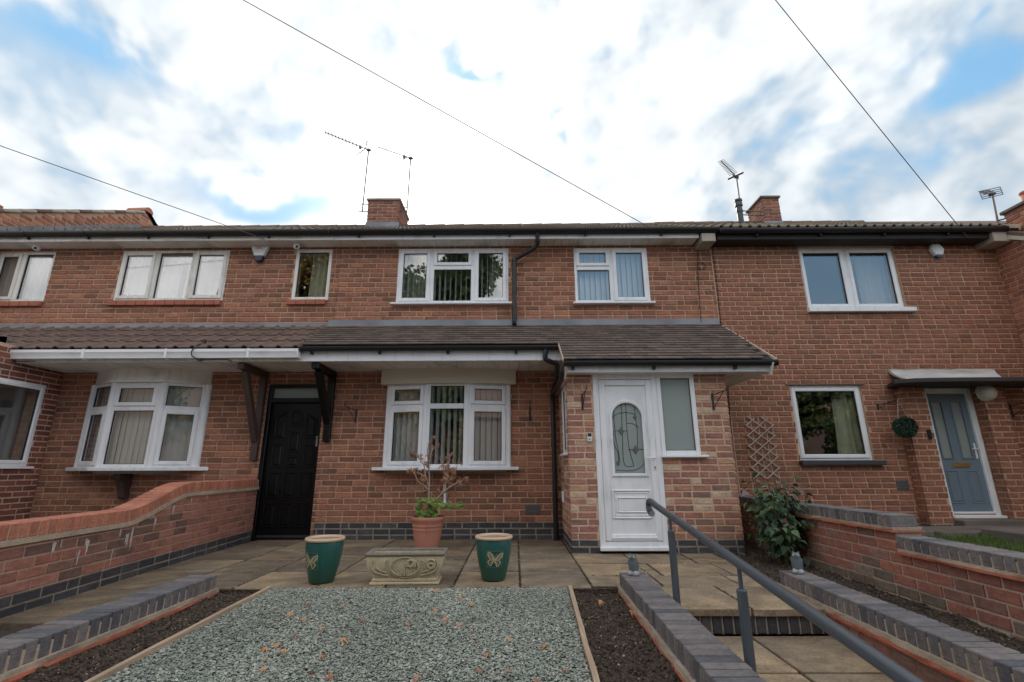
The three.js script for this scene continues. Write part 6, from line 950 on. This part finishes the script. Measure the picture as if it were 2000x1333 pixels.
// ---------------------------------------------------------------- fallen leaves
{
  const g0 = palmate(.042, 5, .5), ms = [leafMat('fallen leaf', [.55, .25, .14], .1), leafMat('fallen leaf brown', [.38, .17, .10], .1), leafMat('fallen leaf orange', [.62, .27, .11], .1)], px = [[512, 1198], [594, 1207], [656, 1168], [684, 1175], [603, 1176], [667, 1183], [752, 1183], [704, 1210], [625, 1226], [565, 1196], [847, 1191], [865, 1208], [923, 1177], [771, 1202], [682, 1280 - 26], [667, 1247], [574, 1242], [520, 1264], [545, 1260], [558, 1268], [520, 1285], [519, 1303], [607, 1312], [625, 1279], [771, 1285], [650, 1320], [818, 1323], [795, 1219], [892, 1220], [918, 1230], [930, 1252], [994, 1250], [1068, 1260], [954, 1277], [937, 1306], [988, 1309], [1104, 1305], [1046, 1326], [1029, 1230], [923, 1207], [895, 1166], [850, 1152]];
  let first = null;
  px.forEach(([u, v], i) => { const d = pxDir(u, v), o = camera.position; let p = o.clone().addScaledVector(d, (gy(3.5) - o.y) / d.y); for (let k = 0; k < 4; k++) p = o.clone().addScaledVector(d, (gy(p.z) + .016 - o.y) / d.y); const t = new THREE.Mesh(g0, ms[floor(R() * 3)]); t.name = numbered('fallen_leaf'); t.position.copy(p); t.rotation.set(rr(-.6, .6), rr(0, 6.3), rr(-.6, .6)); t.scale.setScalar(rr(.7, 1.35)); t.userData = { label: 'small dry orange leaf fallen on the slate chippings', category: 'leaf', group: 'dry leaves lying on the slate chippings' }; t.castShadow = true; scene.add(t); });
  for (const [x, z, lab] of [[.62, 3.18, 'dry orange leaf lying on the right soil strip'], [.80, 3.42, 'dry red brown leaf against the handrail edging']]) { const t = new THREE.Mesh(g0, ms[2]); t.name = numbered('fallen_leaf'); t.position.set(x, gy(z) + .012, z); t.rotation.set(.3, 1 + x, .2); t.scale.setScalar(1.3); t.userData = { label: lab, category: 'leaf' }; scene.add(t); }
}
// ---------------------------------------------------------------- the far side of the street, seen in the window panes
{
  const lg = (() => { const pos = []; for (let k = 0; k < 7; k++) { const a = V(rr(-1, 1), rr(-1, 1), rr(-1, 1)).multiplyScalar(.16), u = V(rr(-1, 1), rr(-1, 1), rr(-1, 1)).normalize(), w = V(rr(-1, 1), rr(-1, 1), rr(-1, 1)).cross(u).normalize(); const q = (s, t) => a.clone().addScaledVector(u, s * .11).addScaledVector(w, t * .07).toArray(); pos.push(...q(-1, 0), ...q(0, -1), ...q(1, 0), ...q(-1, 0), ...q(1, 0), ...q(0, 1)); } const g = new THREE.BufferGeometry(); g.setAttribute('position', new THREE.Float32BufferAttribute(pos, 3)); g.computeVertexNormals(); return g; })();
  const lm = new THREE.MeshStandardMaterial({ color: 0xffffff, roughness: .9, side: THREE.DoubleSide }); lm.name = 'street tree leaves';
  const tree = (label, x, z, h, w, n, tones, seed) => {
    const r = rng(seed), a = (lo, hi) => lo + (hi - lo) * r(), T = thing('street_tree', label, 'tree', [x, -.7, z]); const limbs = []; limbs.push(...taperTube([[x, -.8, z], [x + .1, h * .25, z], [x, h * .55, z + .1]], [.3, .24, .14], 9));
    const cl = []; for (let i = 0; i < 16; i++) { const t = i / 16, an = a(0, 6.3), rad2 = w * sin(PI * (.22 + .74 * t)) * a(.35, 1), c = V(x + cos(an) * rad2, h * (.28 + .66 * t), z + sin(an) * rad2); cl.push([c, a(.8, 1.5) * w * .32]); limbs.push(rod([x, h * (.2 + .4 * t), z], c, .07, .02, 5)); }
    part('trunk', limbs, M.bark, T); const im = new THREE.InstancedMesh(lg, lm, n), t = new THREE.Matrix4(), c = new THREE.Color(); for (let i = 0; i < n; i++) { const [k, s] = cl[floor(r() * cl.length)], d = V(a(-1, 1), a(-1, 1), a(-1, 1)); d.normalize().multiplyScalar(s * (.35 + .75 * r())); t.compose(V(k.x + d.x - x, k.y + d.y * .8 + .7, k.z + d.z - z), qn.setFromEuler(new THREE.Euler(a(0, 6), a(0, 6), a(0, 6))), V(1, 1, 1).multiplyScalar(a(.8, 1.5))); im.setMatrixAt(i, t); const q = tones[floor(r() * tones.length)], l = a(.7, 1.3); im.setColorAt(i, c.setRGB(q[0] * l, q[1] * l, q[2] * l)); } im.name = 'crown'; im.userData.kind = 'stuff'; im.castShadow = true; T.add(im);
  };
  const gr = [[.05, .09, .03], [.035, .07, .025], [.07, .11, .035]], au = [[.16, .11, .03], [.22, .11, .035], [.10, .11, .035], [.18, .14, .04]];
  tree('tall green tree across the street reflected in the middle upper window', -3.2, 18, 14.5, 4.2, 6000, gr, 1); tree('autumn tree across the street reflected in the single-pane upper window', -11.7, 18.5, 14, 3.8, 5000, au, 2); tree('autumn tree across the street reflected in the lower left windows', -20, 20, 7, 4.2, 3600, au, 3); tree('low dark tree across the street reflected in the right lower window', 17, 18, 6.6, 3.8, 4600, [...gr, au[2]], 4); tree('low autumn tree across the street reflected in the bow window', -1.5, 19, 5.4, 3.4, 3400, [...au, ...gr], 5);
  const O = thing('opposite_house', 'plain brick house across the street reflected in the ground floor panes', 'house', [-7, -.7, 30]); part('wall', cb(-30, 30, -.8, 4.8, 28, 36, 0), mat('farBrick', [.10, .07, .06], .95), O); part('roof', [tf(cb(-30.5, 30.5, -.1, 0, 0, 5.4, 0), frame(V(0, 4.7, 27.6), V(1, 0, 0), V(0, .83, -.56), V(0, .56, .83)))], PAL.pan[0], O);
}
// ---------------------------------------------------------------- moss and grit along the joints and wall feet
{
  const N = 5200, g = new THREE.IcosahedronGeometry(1, 0), im = new THREE.InstancedMesh(g, mat('moss', [1, 1, 1], 1), N), t = new THREE.Matrix4(), c = new THREE.Color(), lines = [[-2.93, 0, -2.93, 2.14], [-2.36, .1, -2.36, 2.79], [-1.68, 0, -1.68, 2.79], [-1.10, 0, -1.10, 2.79], [-.53, 0, -.53, 2.79], [.037, 0, .037, 2.79], [.64, 1.2, .64, 2.79], [-2.9, 2.14, .64, 2.14], [-2.9, 1.53, .64, 1.53], [-2.8, .02, .55, .02], [-3.66, .3, -3.5, 3.5], [-3.66, .3, -3.5, 3.5], [.66, 1.18, 2.6, 1.18], [-2.0, 2.785, .42, 2.785], [1.24, 1.2, 1.24, 2.7], [1.9, 1.2, 1.9, 2.7], [.7, 1.75, 2.2, 1.75], [.7, 2.35, 2.2, 2.35], [1.66, 2.74, 1.66, 3.4], [2.99, 1.9, 2.99, 5], [2.99, 1.9, 2.99, 5], [2.98, 2.2, 2.98, 5]];
  for (let i = 0; i < N; i++) { const l = lines[floor(R() * lines.length)], s = R(), wall = l[0] > 2.9, q = vn(l[0] * 7 + s * 9, l[1] * 5 + s * 7, 4), k = rr(.0015, .0055) * (wall ? 2 : 1) * (.3 + q); t.compose(V(lerp(l[0], l[2], s) + rr(-.008, .008) - (wall ? R() * R() * .1 : 0), rr(-.004, .001) - (wall ? .03 + .012 * (lerp(l[1], l[3], s) - 1.5) : 0), lerp(l[1], l[3], s) + rr(-.008, .008) - 1.5), qn.setFromEuler(new THREE.Euler(rr(0, 6), rr(0, 6), 0)), V(k * rr(.8, 1.8), k * .7, k * rr(.8, 1.8))); im.setMatrixAt(i, t); const m = R(), e = rr(.7, 1.3); m < .45 ? c.setRGB(.07 * e, .075 * e, .025 * e) : m < .8 ? c.setRGB(.09 * e, .065 * e, .045 * e) : c.setRGB(.26 * e, .21 * e, .15 * e); im.setColorAt(i, c); }
  im.name = 'moss'; im.position.set(0, 0, 1.5); im.userData = { label: 'moss and grit in the paving joints and along the wall feet', category: 'moss', kind: 'stuff' }; im.castShadow = true; scene.add(im);
}
layPieces(300);
renderer.render(scene, camera);
